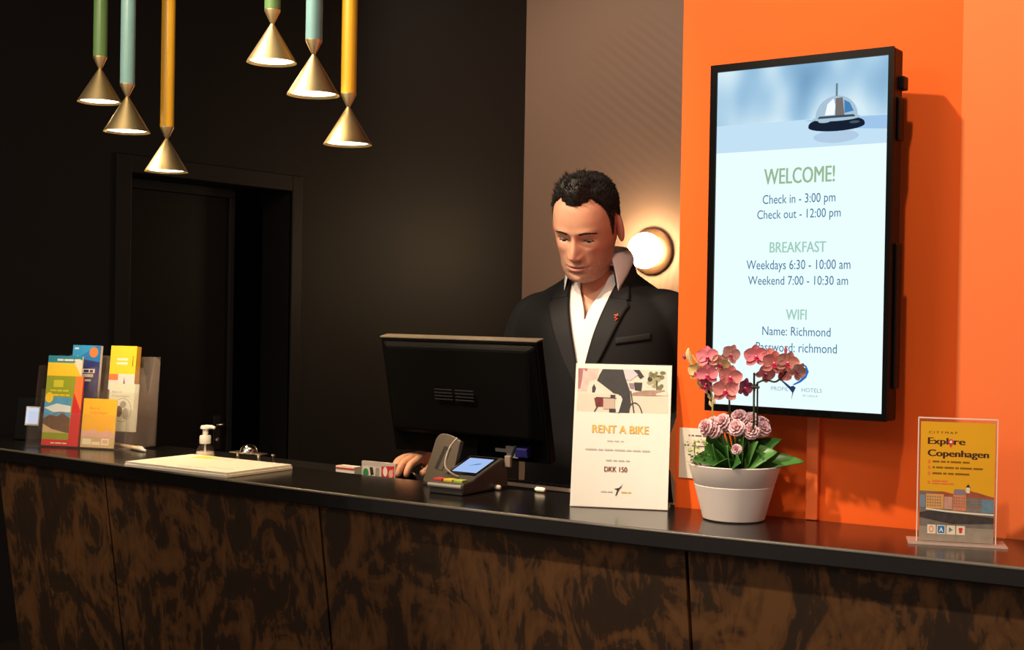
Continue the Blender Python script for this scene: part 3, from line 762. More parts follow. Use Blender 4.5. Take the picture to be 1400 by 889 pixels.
# ------------------------------------------------------------------ bike rental sign
rs = thing('bike_rental_sign', 'white RENT A BIKE sign in a leaning acrylic stand on the counter', 'sign', (-1.487, 2.251, 1.0702), radians(25.2))
RL = Matrix.Rotation(radians(-11), 4, 'X')
build('front_sheet', MB(RL).box(0, .203, .0022, .0042, 0.001, .302), M_acr, rs)
build('rear_leg', MB().box(0, .203, .004, .078, 0, .003), M_acrw, rs)
build('paper_insert', MB(RL).box(.001, .202, .0008, .0020, .002, .300), M_paper, rs)
a = Art(.0007, RL)
P = lambda px, py: (.006+.186*(px-(185-55*(py-130)/500))/990, .290-.092*(py-130)/505)
Q = lambda *l: [P(l[i], l[i+1]) for i in range(0, len(l), 2)]
ph_bg = mat('photo_haze', (.80, .70, .60), .5, var=.1, vscale=30); ph_pk = mat('photo_pink', (.72, .52, .48), .5, var=.35, vscale=70); ph_dk = mat('photo_dark_trousers', (.05, .047, .048), .5, var=.2, vscale=90)
ph_gr = mat('photo_tree', (.20, .20, .09), .5, var=.6, vscale=120); ph_road = mat('photo_road', (.76, .66, .55), .5, var=.05)
a.rect(.002, .201, .003, .299, mat('sign_sheet_paper', (.86, .82, .75), .6, var=.02)); a.poly(Q(185,130, 1175,130, 1150,632, 130,632), ph_bg); a.poly(Q(165,430, 1168,400, 1150,632, 130,632), ph_road)
a.poly(Q(185,130, 420,130, 390,250, 300,290, 260,400, 160,400), ph_pk); a.poly(Q(185,130, 290,130, 280,170, 240,140, 220,250, 190,370, 165,370), mat('photo_magenta', (.42, .16, .18), .5, var=.4, vscale=90))
a.poly(Q(350,310, 370,360, 350,410, 320,410, 325,350), ph_dk)

for k in range(26):
    tx, ty = 1050+rnd.uniform(-85, 80), 255+rnd.uniform(-100, 85); a.ell(*P(tx, ty), rnd.uniform(.003, .007), rnd.uniform(.003, .006), (ph_gr, mat('photo_tree_light', (.38, .36, .20), .5, var=.4, vscale=120), ph_dk)[k % 5 % 3], 9)
a.rect(*[P(1045, 300)[0], P(1055, 300)[0], P(1045, 400)[1], P(1045, 260)[1]], ph_dk)
a.poly(Q(900,370, 1130,360, 1160,420, 1000,430, 760,430, 780,400), mat('photo_cars', (.42, .27, .20), .5, var=.5, vscale=90)); a.poly(Q(1040,400, 1150,370, 1155,425, 1030,420), ph_bg)
a.poly(Q(460,135, 690,135, 715,270, 745,380, 745,520, 715,632, 600,632, 630,540, 655,470, 610,420, 560,410, 440,310, 385,270, 420,200), ph_dk)
a.poly(Q(800,135, 870,135, 915,210, 870,240), ph_dk); a.poly(Q(690,135, 800,135, 850,190, 760,260, 710,250), mat('photo_shirt', (.62, .60, .66), .5)); a.poly(Q(800,280, 890,280, 870,380, 800,370), ph_dk); a.poly(Q(740,290, 800,290, 790,360, 750,350), mat('photo_violet', (.30, .22, .30), .5))
a.poly(Q(340,470, 440,470, 440,570, 350,570), mat('photo_bag_red', (.20, .03, .03), .5, var=.5, vscale=120)); a.poly(Q(445,470, 570,470, 560,590, 430,600), mat('photo_bag_tan', (.58, .44, .36), .5)); a.poly(Q(525,430, 580,430, 570,470, 520,470), ph_dk)
a.line(Q(400,520, 330,630), .0022, ph_dk); a.line(Q(360,465, 600,470), .0018, ph_dk); a.poly(Q(500,590, 570,590, 570,632, 495,632), ph_dk); a.poly(Q(595,430, 640,440, 655,480, 600,632, 570,632), mat('photo_frame_white', (.82, .74, .66), .5))
wheel = [P(785+72*cos(radians(t)), 640+125*sin(radians(t))*-1) for t in range(4, 178, 8)]; a.line(wheel, .0022, ph_dk); a.line(Q(755,380, 770,632), .0022, ph_dk); a.line(Q(600,640, 740,400), .0018, ph_dk)
a.txt('RENT A BIKE', .041, .158, .1555, .1725, M_gold, .035)
a.bars(.073, .138, (.012, .010, .006), .0022, mat('faint_grey_ink', (.62, .58, .53), .6), .003)
a.bars(.028, .119, (.024, .010, .018, .022, .010, .016, .016), .0032, mat('light_grey_ink', (.58, .54, .50), .6), .003); a.bars(.072, .0975, (.012, .008, .012, .008), .003, MATS['light_grey_ink'], .003)
a.txt('DKK 150', .0695, .1165, .0755, .0865, mat('maroon_ink', (.22, .05, .04), .6), .03)
a.poly([(.094, .026), (.098, .038), (.091, .040), (.102, .043), (.108, .047), (.101, .038), (.097, .028)], M_ink); a.poly([(.101, .042), (.110, .052), (.106, .046)], M_ink); a.bars(.064, .033, (.012, .010), .0025, MATS['light_grey_ink'], .002); a.bars(.106, .033, (.012, .006), .0025, MATS['gold_ink'], .002)
a.done('printed_sheet', rs)

# ------------------------------------------------------------------ orange folder and note card behind the plant
nc = thing('note_card', 'small cream note card with a few printed lines on the orange wall behind the plant', 'note', (-1.318, 2.4045, 1.132), radians(7.2))
build('card', MB().box(0.002, .096, -.0016, -.0002, 0, .104), M_cream, nc)
a = Art(-.0017); a.rect(.003, .095, .001, .103, mat('note_sheet_paper', (.80, .72, .60), .6, var=.03)); a.bars(.022, .087, (.004, .006, .014, .018), .0035, mat('purple_ink', (.20, .10, .14), .6), .0025); a.bars(.034, .075, (.014, .018), .003, MATS['purple_ink'], .003); a.bars(.030, .066, (.010, .020), .003, MATS['purple_ink'], .003); a.done('printed_lines', nc)
of = thing('orange_holder', 'small orange leaflet holder clinging to the wall edge left of the note card', 'leaflet holder', (-1.3275, 2.445, 1.115), 0)
op = [(-.024, .03), (-.024, .10), (-.003, .155), (0, .155), (0, 0), (-.008, 0)]
build('holder_shell', MB().add([(x, y, z) for y in (-.02, .05) for x, z in op], [tuple(range(6)), tuple(range(11, 5, -1))] + [(i, 6+i, 6+(i+1) % 6, (i+1) % 6) for i in range(6)]), mat('dull_orange_card', (.70, .22, .07), .6), of, bevel=.001)

# ------------------------------------------------------------------ city guide sign
es = thing('city_guide_sign', 'yellow Explore Copenhagen sign in a clear T-shaped stand, right end of the counter', 'sign', (-.787, 2.322, 1.0702), radians(22.4))
build('foot', MB().box(-.016, .152, -.028, .040, 0, .0032), M_acrw, es, bevel=.0008)
build('front_sheet', MB().box(0, .134, -.0022, 0, .003, .224), M_acr, es); build('back_sheet', MB().box(0, .134, .0022, .0042, .003, .224), M_acr, es)
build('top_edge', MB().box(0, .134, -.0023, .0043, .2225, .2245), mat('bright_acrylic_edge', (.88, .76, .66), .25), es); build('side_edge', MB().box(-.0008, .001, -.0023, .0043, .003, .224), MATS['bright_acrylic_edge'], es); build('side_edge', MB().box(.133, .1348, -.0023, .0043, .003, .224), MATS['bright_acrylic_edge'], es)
S_amber = mat('amber_print', (.86, .43, .012), .5, var=.06, vscale=14)
build('paper_insert', MB().box(.004, .130, .0006, .0016, .003, .217), S_amber, es)
a = Art(-.0023)
a.rect(.004, .130, .004, .217, S_amber)
t_brown = mat('dark_brown_ink', (.06, .018, .01), .5)
a.txt('C I T Y M A P', .018, .066, .196, .2005, t_brown, .03)
a.txt('Expl', .017, .0505, .177, .1895, t_brown, .07); a.txt('re', .061, .0795, .177, .1895, t_brown, .07); a.txt('Copenhagen', .017, .1195, .1555, .168, t_brown, .07)
a.ell(.0555, .1815, .0050, .0055, mat('pin_red', (.70, .06, .05), .5)); a.poly([(.0515, .1785), (.0595, .1785), (.0555, .171)], MATS['pin_red']); a.ell(.0555, .182, .0022, .0024, M_paper)
for k, wds in enumerate(((.012, .008, .004, .018, .012), (.004, .012, .016, .006, .020, .016), (.016, .006, .010, .024))):
    a.bars(.025, .1445-k*.0105, wds, .0032, mat('brown_ink', (.28, .12, .01), .5), .0022); a.ell(.019, .146-k*.0105, .0022, .0034, M_orangep)
a.bars(.025, .1105, (.014, .010), .0024, M_orangep, .002); a.bars(.025, .106, (.012, .012, .008), .0024, M_orangep, .002); a.ell(.019, .109, .0022, .003, M_orangep)
grey = mat('quay_print', (.20, .17, .15), .5, var=.4, vscale=60); roof = mat('roof_print', (.38, .09, .04), .5, var=.4, vscale=90); boat = mat('boat_print', (.055, .045, .045), .5, var=.5, vscale=120); bld = mat('grey_brown_print', (.25, .20, .18), .5, var=.3, vscale=150)
a.poly([(.004, .004), (.130, .004), (.130, .085), (.100, .094), (.090, .094), (.064, .089), (.044, .093), (.004, .093)], grey)
a.poly([(.004, .086), (.044, .093), (.064, .088), (.090, .096), (.130, .086), (.130, .080), (.004, .080)], roof)
a.rect(.004, .014, .064, .086, mat('slate_blue_print', (.20, .27, .36), .5)); a.rect(.015, .045, .062, .088, mat('ochre_print', (.74, .37, .12), .5, var=.2, vscale=150)); a.rect(.046, .060, .062, .084, mat('rose_print', (.62, .33, .26), .5, var=.3, vscale=150)); a.rect(.061, .083, .060, .088, mat('salmon_print', (.72, .24, .12), .5, var=.2, vscale=150))
a.rect(.084, .112, .058, .084, bld); a.rect(.109, .130, .058, .082, mat('steel_blue_print', (.16, .27, .38), .5, var=.2, vscale=120))
a.poly([(.061, .088), (.063, .098), (.080, .098), (.083, .088)], mat('mauve_roof_print', (.26, .22, .28), .5)); a.rect(.083, .089, .092, .102, M_cream); a.poly([(.082, .102), (.090, .102), (.086, .108)], M_ink)
for (x0, x1, r) in ((.017, .043, 4), (.062, .082, 4), (.086, .108, 4)):
    for r_ in range(r):
        a.bars(x0, .066+r_*.0052, (.002,)*6, .0026, bld if x0 < .08 else grey, .0022)
a.line([(.015, .061), (.05, .058), (.09, .056), (.130, .055)], .003, M_cream); a.poly([(.004, .054), (.02, .058), (.08, .054), (.130, .050), (.130, .040), (.06, .036), (.004, .046)], boat); a.rect(.004, .130, .004, .030, mat('cobble_print', (.33, .28, .23), .5, var=.2, vscale=80))
for k, m_ in enumerate((S_pink, M_blue, M_teal, M_red)):
    x = .018+k*.0165; a.rect(x, x+.0145, .017, .033, M_cream)
    if k == 0: a.ell(x+.007, .025, .004, .006, M_orangep); a.ell(x+.007, .025, .0025, .004, M_cream)
    if k == 1: a.rect(x+.0015, x+.013, .0185, .0315, M_blue); a.txt('A', x+.004, x+.0105, .021, .029, M_paper, .05)
    if k == 2: a.poly([(x+.004, .020), (x+.011, .025), (x+.004, .030)], M_teal); a.poly([(x+.004, .020), (x+.011, .025), (x+.007, .025)], M_orangep)
    if k == 3: a.rect(x+.004, x+.0105, .024, .0295, M_red); a.ell(x+.0072, .022, .003, .002, M_red)
a.done('printed_sheet', es)

# ------------------------------------------------------------------ planter with orchids and kalanchoe
pl = thing('flower_planter', 'white ceramic planter with pink orchids and pale pink kalanchoe on the counter', 'potted flowers', (-1.155, 2.335, 1.0702))
prof = [(.0, .0), (.056, .0), (.0605, .003), (.078, .068), (.0772, .0695), (.0785, .0710), (.0892, .104), (.0905, .108), (.0885, .1095), (.0855, .107), (.083, .096), (.0, .094)]
build('pot', MB().lathe(prof, 72, cap0=False, cap1=False), mat('white_ceramic', (.78, .70, .66), .45, var=.02), pl, smooth=True, angle=35)
build('soil', MB().lathe([(.0835, .0965), (.05, .100), (.0, .101)], 32, cap0=False, cap1=False), mat('dark_soil', (.03, .02, .012), .9, var=.5, vscale=200, bump=.6), pl, smooth=True)
M_leaf = mat('dark_green_leaf', (.035, .125, .022), .32, var=.35, vscale=40)
M_leaf2 = mat('mid_green_leaf', (.075, .21, .04), .35, var=.3, vscale=40)
M_lime = mat('lime_sprig_leaf', (.36, .46, .10), .5, var=.3, vscale=60)
def leaf(name, base, tip, w, up, m, curl=.25, n=12, fold=.18, parent=None, thick=.0012):
    w *= 1.3; base = Vector(base); tip = Vector(tip); d = tip-base; L = d.length; t = d/L
    up = Vector(up); s = t.cross(up).normalized(); nn = s.cross(t).normalized()
    def fn(u, v):
        x = u*2-1
        wd = w*(sin(pi*(v**.75))**.75)*(1-.15*v) if 0 < v < 1 else .0004
        c = base + t*(L*v) + nn*(curl*L*sin(pi*v)*.5) + s*(x*wd) + nn*(abs(x)**1.5*wd*fold)
        return tuple(c)
    return build(name, MB().grid(fn, 7, n), m, parent, smooth=True, angle=180, solid=thick)
up = (-.35, -.85, .55)
for b_, t_, w_, m_, c_ in (
    ((.0, -.020, .100), (-.050, -.086, .118), .024, M_leaf, .30), ((.005, .0, .100), (-.030, -.060, .170), .022, M_leaf, .10),
    ((.010, -.02, .100), (.014, -.060, .150), .024, M_leaf2, .15), ((.02, -.015, .100), (.096, -.012, .140), .026, M_leaf2, .30),
    ((.02, .0, .102), (.093, .012, .163), .024, M_leaf, .25), ((.02, -.005, .100), (.131, .040, .120), .017, M_leaf2, .22),
    ((.015, .005, .100), (.055, -.02, .178), .020, M_leaf, .10), ((-.01, -.01, .100), (-.015, -.066, .152), .020, M_leaf2, .12),
    ((.0, .01, .100), (.030, .0, .185), .022, M_leaf, .05), ((.02, -.03, .098), (.055, -.085, .122), .020, M_leaf, .30),
    ((-.02, .01, .100), (-.045, -.03, .165), .020, M_leaf, .15), ((.01, -.03, .098), (.000, -.088, .112), .016, M_leaf2, .3),
    ((.03, .01, .100), (.085, -.035, .125), .019, M_leaf, .3),
    ((.005, -.02, .100), (-.012, -.045, .178), .019, M_leaf2, .05), ((.02, -.02, .100), (.040, -.045, .172), .019, M_leaf, .08), ((.03, -.01, .10), (.066, -.035, .160), .018, M_leaf2, .15), ((-.01, -.02, .10), (-.035, -.055, .155), .018, M_leaf2, .1)):
    leaf('leaf', b_, t_, w_, up, m_, c_, parent=pl)
# lime sprig
spg = build('lime_sprig', MB().tube(spline([(-.045, -.04, .097), (-.052, -.066, .125), (-.046, -.080, .155)], 5), .0014, 6), M_lime, pl, smooth=True, label='small pale lime green sprig')
lf = MB()
for i in range(58):
    a_ = rnd.uniform(0, 2*pi); r_ = rnd.uniform(.002, .022); h_ = rnd.uniform(0, 1)
    c = Vector((-.048+.004*h_, -.062-.016*h_, .106+.052*h_)) + Vector((cos(a_)*r_*1.15, sin(a_)*r_*.6, rnd.uniform(-.004, .004)))
    q = Euler((rnd.uniform(-.8, .8), rnd.uniform(-.8, .8), rnd.uniform(0, 6))).to_matrix().to_4x4()
    s_ = rnd.uniform(.0034, .0056)
    lf.add([(0, -s_, 0), (s_*.7, 0, s_*.25), (0, s_*1.2, 0), (-s_*.7, 0, s_*.25)], [(0, 1, 2), (0, 2, 3)], Matrix.Translation(c) @ q)
build('sprig_leaves', lf, M_lime, spg)
# kalanchoe heads: domes of tightly frilled rosettes
M_kal = mat('pale_pink_petals', (.95, .58, .62), .55, var=.22, vscale=220)
M_kst = mat('flower_stalk', (.10, .20, .04), .5)
def rosette(c, r, m, par):
    ax = (Vector(c)-Vector((.018, -.005, .165))).normalized()*.8 + Vector((-.15, -.30, .25))
    mb = MB(Matrix.Translation(c) @ ax.to_track_quat('Z', 'Y').to_matrix().to_4x4())
    for ring, (n_, el, rr, ln) in enumerate(((9, -22, .6, .62), (9, 5, .62, .66), (8, 30, .50, .64), (7, 52, .36, .60), (5, 75, .16, .54))):
        for k in range(n_):
            a_ = 2*pi*k/n_ + ring*.5 + rnd.uniform(-.15, .15)
            d = Vector((cos(a_)*cos(radians(el)), sin(a_)*cos(radians(el)), sin(radians(el))))
            s = Vector((-sin(a_), cos(a_), 0)); u_ = d.cross(s)*-1
            b0 = d*(r*.25); 
            pts_ = []
            w_ = r*.42
            for (f, ww) in ((0, .3), (.55, 1.), (.9, .9), (1., .45)):
                p = b0 + d*(r*ln*1.2*f)
                pts_ += [p - s*(w_*ww) + u_*(r*.10*f), p + u_*(r*.02*(1-f)), p + s*(w_*ww) + u_*(r*.10*f)]
            fs = []
            for j in range(3):
                fs += [(j*3, j*3+1, j*3+4, j*3+3), (j*3+1, j*3+2, j*3+5, j*3+4)]
            mb.add([tuple(p_) for p_ in pts_], fs)
    return build('kalanchoe_bloom', mb, m, par, smooth=True, angle=180)
heads = [(-.027, -.068, .189), (-.015, -.059, .184), (-.001, -.049, .200), (.024, -.031, .209), (.020, -.034, .196), (.043, -.017, .202), (.039, -.020, .189), (.050, -.012, .188), (.060, -.004, .188), (.010, -.041, .193), (.031, -.026, .198), (.029, -.050, .149),
         (-.006, -.030, .196), (.012, -.012, .206), (.034, .0, .204), (.052, .008, .196), (.026, -.046, .190), (.048, -.028, .184), (-.020, -.050, .194)]
for i, h in enumerate(heads):
    h = (h[0], h[1], h[2]-.006)
    r = .0165 if i != 11 else .0105
    stk = build('kalanchoe_stalk', MB().tube(spline([(.012, -.012, .100), ((.012+h[0])/2, (-.02+h[1])/2, .148 if i != 11 else .125), (h[0], h[1], h[2]-.002)], 4), .0017, 6), M_kst, pl, smooth=True)
    rosette(Vector(h), r, M_kal, stk)
build('kalanchoe_bud', MB().lathe([(.0, -.003), (.003, 0), (.0, .004)], 8, Matrix.Translation((.030, -.040, .160)), False, False), mat('pale_bud', (.70, .60, .48), .5), pl, smooth=True)
# orchid stems, stakes and blooms
M_stem = mat('dark_orchid_stem', (.035, .05, .02), .5); M_stake = mat('dark_plastic_stake', (.02, .022, .018), .4); M_ystem = mat('yellow_green_stem', (.45, .40, .10), .5)
st1 = build('orchid_stem', MB().tube(spline([(.012, -.01, .10), (.012, -.046, .20), (.010, -.050, .25), (-.005, -.045, .295), (-.03, -.045, .315), (-.06, -.046, .318)], 6), .0019, 8), M_stem, pl, smooth=True)
st2 = build('orchid_stem', MB().tube(spline([(.03, .0, .10), (.060, -.043, .20), (.063, -.048, .262), (.082, -.046, .279), (.105, -.043, .277), (.125, -.043, .298)], 6), .0019, 8), M_stem, pl, smooth=True)
st3 = build('orchid_stem', MB().tube(spline([(-.005, -.01, .10), (-.024, -.045, .20), (-.025, -.048, .235), (-.034, -.046, .26), (-.05, -.045, .29), (-.074, -.046, .322)], 6), .0017, 8), M_ystem, pl, smooth=True)
build('support_stake', MB().tube([(.045, -.01, .10), (.0635, -.052, .292)], .0021, 8), M_stake, pl, smooth=True)
build('support_stake', MB().tube([(.05, -.005, .10), (.0675, -.045, .275)], .0017, 8), M_stake, pl, smooth=True)
build('stem_clip', MB().box(.058, .073, -.055, -.046, .262, .267), M_stake, pl, bevel=.001)
O_pink = mat('pink_orchid_petal', (.80, .23, .29), .5, var=.3, vscale=90, sss=.15); O_coral = mat('coral_orchid_petal', (.78, .27, .26), .5, var=.35, vscale=90, sss=.15)
O_pale = mat('pale_coral_petal', (.78, .38, .32), .5, var=.25, vscale=90, sss=.15); O_cream = mat('cream_orchid_petal', (.75, .56, .25), .5, var=.25, vscale=70, sss=.15)
O_mag = mat('magenta_orchid_petal', (.42, .05, .12), .5, var=.3, vscale=90); O_lip = mat('magenta_orchid_lip', (.50, .02, .10), .4); O_col = mat('orchid_column', (.80, .45, .45), .4)
def petal(mb, M, L, w, cup):
    def fn(u, v):
        x = u*2-1
        wd = w*(sin(pi*min(1, v*.93+.05))**.65)
        return (x*wd, -cup*L*v*v+abs(x)**2*wd*.28*-1, L*v)
    mb.grid(fn, 7, 8, M=M)
def orchid_full(c, r, m, par, yaw=0, pitch=0, roll=0, lip=True):
    # petals, lip and column of one bloom in one mesh with three colours
    R_ = Matrix.Translation(c) @ Euler((radians(pitch), 0, radians(yaw))).to_matrix().to_4x4() @ Matrix.Rotation(radians(roll), 4, 'Y')
    mb = MB(R_)
    for ang, L, w in ((0, 1.0, .40), (128, .98, .38), (-128, .98, .38)):
        petal(mb, Matrix.Translation((0, .002, 0)) @ Matrix.Rotation(radians(ang), 4, 'Y') @ Matrix.Rotation(radians(rnd.uniform(-6, 12)), 4, 'X'), r*L, r*w, .12)
    for ang in (68, -68):
        petal(mb, Matrix.Rotation(radians(ang), 4, 'Y') @ Matrix.Rotation(radians(rnd.uniform(-4, 10)), 4, 'X'), r*1.02, r*.56, .10)
    if lip:
        mb.cur = 1
        petal(mb, Matrix.Translation((0, -.002, 0)) @ Matrix.Rotation(radians(180), 4, 'Y') @ Matrix.Rotation(radians(32), 4, 'X'), r*.48, r*.20, .5)
        for s in (-1, 1):
            petal(mb, Matrix.Translation((0, -.002, 0)) @ Matrix.Rotation(radians(180+s*50), 4, 'Y') @ Matrix.Rotation(radians(48), 4, 'X'), r*.30, r*.15, .4)
        mb.cur = 2
        mb.lathe([(.0, -r*.04), (r*.10, 0), (r*.09, r*.16), (.0, r*.22)], 10, Matrix.Translation((0, -.001, 0)) @ Matrix.Rotation(radians(75), 4, 'X'), False, False)
    return build('orchid_bloom', mb, [m, O_lip, O_col] if lip else m, par, smooth=True, angle=180)
for c, r, m, par, yw, pt_, rl in (
    ((-.033, -.058, .318), .023, O_pink, st1, 20, -8, -5), ((.006, -.040, .325), .021, O_pale, st1, 55, 10, 20), ((-.058, -.052, .288), .021, O_cream, st3, -5, 12, 8),
    ((-.031, -.062, .284), .022, O_pink, st1, 30, 5, -6), ((-.013, -.045, .306), .022, O_cream, st1, 40, 20, 35), ((.016, -.058, .282), .024, O_coral, st1, 30, 8, 10),
    ((.010, -.066, .256), .026, O_coral, st1, 32, 4, 0), ((.042, -.050, .262), .020, O_mag, st1, 70, 10, 15), ((-.036, -.056, .263), .020, O_cream, st3, -20, 40, 0),
    ((-.030, -.066, .268), .014, O_mag, st3, -10, 30, 30), ((-.045, -.048, .262), .018, O_pale, st3, -30, 20, 40),
    ((.068, -.055, .323), .024, O_pink, st2, 30, 0, -4), ((.105, -.056, .312), .024, O_coral, st2, 35, 6, 8), ((.083, -.046, .292), .021, O_coral, st2, 55, 25, 30),
    ((.129, -.050, .314), .023, O_pale, st2, 45, 12, 16), ((.146, -.044, .298), .020, O_pale, st2, 60, 20, 30), ((.118, -.044, .296), .020, O_coral, st2, 20, 25, 60), ((.093, -.044, .322), .018, O_coral, st2, 35, -10, 60)):
    orchid_full(c, r, m, par, yw, pt_, rl)
bd = MB()
bd.tube(spline([(-.072, -.047, .300), (-.080, -.050, .322), (-.079, -.050, .335)], 4), [.002, .003, .0042, .0052, .0056, .0048, .0036, .0026, .0012][:9], 8)
build('orchid_bud', bd, O_cream, st3, smooth=True)
build('orchid_bud', MB().tube([(-.088, -.05, .312), (-.0885, -.05, .318), (-.089, -.05, .324)], [.002, .0042, .0015], 8), O_mag, st3, smooth=True)
build('orchid_bud', MB().tube([(.126, -.05, .330), (.1262, -.05, .338), (.1262, -.05, .344)], [.002, .0035, .001], 8), O_mag, st2, smooth=True)
for k, (x, z) in enumerate(((-.030, .236), (-.019, .228), (-.027, .222))):
    build('orchid_bud', MB().tube([(x, -.049, z), (x-.003, -.050, z+.006), (x-.004, -.05, z+.012)], [.0012, .0030, .0012], 8), O_cream, st3, smooth=True)

# ------------------------------------------------------------------ the man behind the counter
man = thing('person', 'man in black suit jacket and open white shirt looking down behind the monitor', 'person', (-1.80, 2.85, 0), radians(15.1))

HM = Matrix.Translation((-.008, -.097, 1.691)) @ Euler((radians(27), radians(3.5), radians(-1))).to_matrix().to_4x4()
HMI = HM.inverted()
# control rings: front (y, z), back (y, z), half width, exponent
HR = [((.004, .1235), (.012, .1235), .004, 2), ((-.035, .118), (.055, .115), .036, 2), ((-.063, .104), (.079, .102), .055, 2.1), ((-.084, .080), (.096, .078), .0695, 2.15),
      ((-.094, .055), (.104, .050), .0755, 2.2), ((-.0975, .030), (.105, .022), .0772, 2.25), ((-.0955, .008), (.102, -.005), .0760, 2.3), ((-.0925, -.015), (.094, -.028), .0735, 2.3),
      ((-.0915, -.040), (.084, -.046), .0700, 2.25), ((-.0925, -.062), (.076, -.060), .0660, 2.2), ((-.0930, -.082), (.070, -.072), .0645, 2.15), ((-.0925, -.100), (.067, -.082), .0610, 2.1),
      ((-.0865, -.1165), (.065, -.090), .0565, 2.1), ((-.072, -.1235), (.064, -.097), .0535, 2.1), ((-.048, -.1225), (.064, -.106), .0520, 2.1), ((-.026, -.121), (.065, -.114), .0550, 2)]
rings = []
for F, B, w, n in HR:
    f = HM @ Vector((0, F[0], F[1])); b = HM @ Vector((0, B[0], B[1]))
    rings.append((f.x, f.y, f.z, b.x, b.y, b.z, w, n))
nhead = len(rings)
for F, B, w, n in (((-.062, 1.545), (.040, 1.600), .060, 2), ((-.070, 1.522), (.068, 1.575), .070, 2), ((-.085, 1.490), (.085, 1.540), .105, 2.2), ((-.100, 1.45), (.098, 1.49), .160, 2.4),
                   ((-.112, 1.38), (.105, 1.40), .175, 2.4), ((-.112, 1.28), (.105, 1.28), .172, 2.4), ((-.108, 1.15), (.098, 1.15), .165, 2.3), ((-.11, 1.0), (.11, 1.0), .172, 2.3), ((-.09, .90), (.11, .90), .165, 2.2), ((-.03, .82), (.05, .82), .06, 2), ((0, .81), (.01, .81), .004, 2)):
    rings.append((0, F[0], F[1], 0, B[0], B[1], w, n))
NPHI = 176
dense = []
SUB = [3, 4, 5, 6, 8, 9, 11, 12, 14, 14, 12, 10, 6, 4, 4, 4] + [3]*20
for k in range(len(rings)-1):
    for i in range(SUB[k]):
        t = i/SUB[k]
        dense.append((k+t, cat4(rings[max(k-1, 0)], rings[k], rings[k+1], rings[min(k+2, len(rings)-1)], t)))
dense.append((len(rings)-1, rings[-1]))
xr = HM.to_3x3() @ Vector((1, 0, 0))
G = lambda x, m, s: exp(-((x-m)/s)**2)
def face_push(x, z):
    """how far the face stands forward of the plain skull at head-local x, z"""
    ax = abs(x); d = 0.
    d += .0045*G(z, .019, .009)*G(ax, .030, .024) + .0015*G(z, .017, .008)*G(x, 0, .012)
    d -= .0135*G(z, -.003, .0125)*G(ax, .0315, .0160)
    d -= .0060*G(z, -.001, .010)*G(ax, .015, .008)
    d += .0058*G(z, .0025, .0058)*G(ax, .0320, .0125)          # upper lid
    d += .0026*G(z, -.0125, .0045)*G(ax, .0320, .0120)         # lower lid
    # nose
    if z > -.0395: h = .0265*ease(min(1, max(0, (.020-z)/.0595)))**.85
    else: h = .0265*max(0, 1-((-.0395-z)/.0150)**2)**.7 if z > -.0545 else 0
    wn = .0078+.0060*ease(min(1, max(0, (.010-z)/.050)))
    d += h*exp(-(ax/wn)**2.3)
    d += .0085*G(ax, .0145, .0058)*G(z, -.0445, .0068)         # nostril wings
    d -= .0045*G(ax, .0075, .0036)*G(z, -.0535, .0030)
    d += .0050*G(ax, .046, .016)*G(z, -.026, .016)             # cheek bones
    d -= .0030*G(ax, .048, .014)*G(z, -.066, .018)
    d += .0050*G(x, 0, .034)*G(z, -.072, .020)                 # muzzle
    mw = exp(-(ax/.0225)**4)
    d += .0034*G(z, -.0685, .0040)*mw + .0046*G(z, -.0800, .0048)*exp(-(ax/.019)**4)
    d -= .0052*G(z, -.0738, .0018)*exp(-(ax/.0245)**4)
    d -= .0016*G(ax, .0275, .005)*G(z, -.0745, .006)
    d -= .0014*G(x, 0, .0035)*G(z, -.0605, .005)
    d -= .0042*G(z, -.0905, .0055)*G(x, 0, .020)
    d += .0068*G(x, 0, .017)*G(z, -.107, .0105)                # chin
    return d
bv = []
for kk, r in dense:
    fx, fy, fz, bx, by, bz, w, n = r
    c = Vector(((fx+bx)/2, (fy+by)/2, (fz+bz)/2)); a_ = Vector((fx, fy, fz))-c
    X = xr if kk < nhead else Vector((1, 0, 0))
    for i in range(NPHI):
        ph = 2*pi*i/NPHI; s, co = sin(ph), cos(ph); e = 2/n
        p = c + a_*(math.copysign(abs(co)**e, co)) + X*(w*math.copysign(abs(s)**e, s))
        if kk < nhead+.5:
            q = HMI @ p
            if q.y < .01 and q.z < .06 and abs(q.x) < .078:
                fd = face_push(q.x, q.z)*min(1, max(0, (.012-q.y)/.04))
                q.y -= fd
                p = HM @ q
        bv.append(tuple(p))
bf = []
nr = len(dense)
for j in range(nr-1):
    for i in range(NPHI):
        i2 = (i+1) % NPHI
        bf.append((j*NPHI+i, (j+1)*NPHI+i, (j+1)*NPHI+i2, j*NPHI+i2))
bf.append(tuple(range(NPHI))); bf.append(tuple(reversed(range((nr-1)*NPHI, nr*NPHI))))
def hairline(a):
    a = abs(a)
    return lerp([(0, .0840), (8, .0855), (20, .0915), (32, .0955), (45, .082), (54, .066), (60, .046), (66, .012), (72, -.012), (77, -.014), (81, .026), (92, .034), (104, .026), (116, -.020), (140, -.062), (180, -.075)], a)
bodymb = MB().add(bv, bf)

def skin(verts, edges, radii, root=0, sub=2, M=None):
    me = bpy.data.meshes.new('limb'); me.from_pydata(verts, edges, []); me.update()
    o = link('limb', me)
    md = o.modifiers.new('skin', 'SKIN'); md.use_smooth_shade = True; md.branch_smoothing = .4
    for i, r in enumerate(radii):
        sv = me.skin_vertices[0].data[i]
        sv.radius = r if hasattr(r, '__len__') else (r, r)
        sv.use_root = (i == root)
    ss = o.modifiers.new('sub', 'SUBSURF'); ss.levels = sub; ss.render_levels = sub
    out = bake(o); bpy.data.objects.remove(o)
    return out

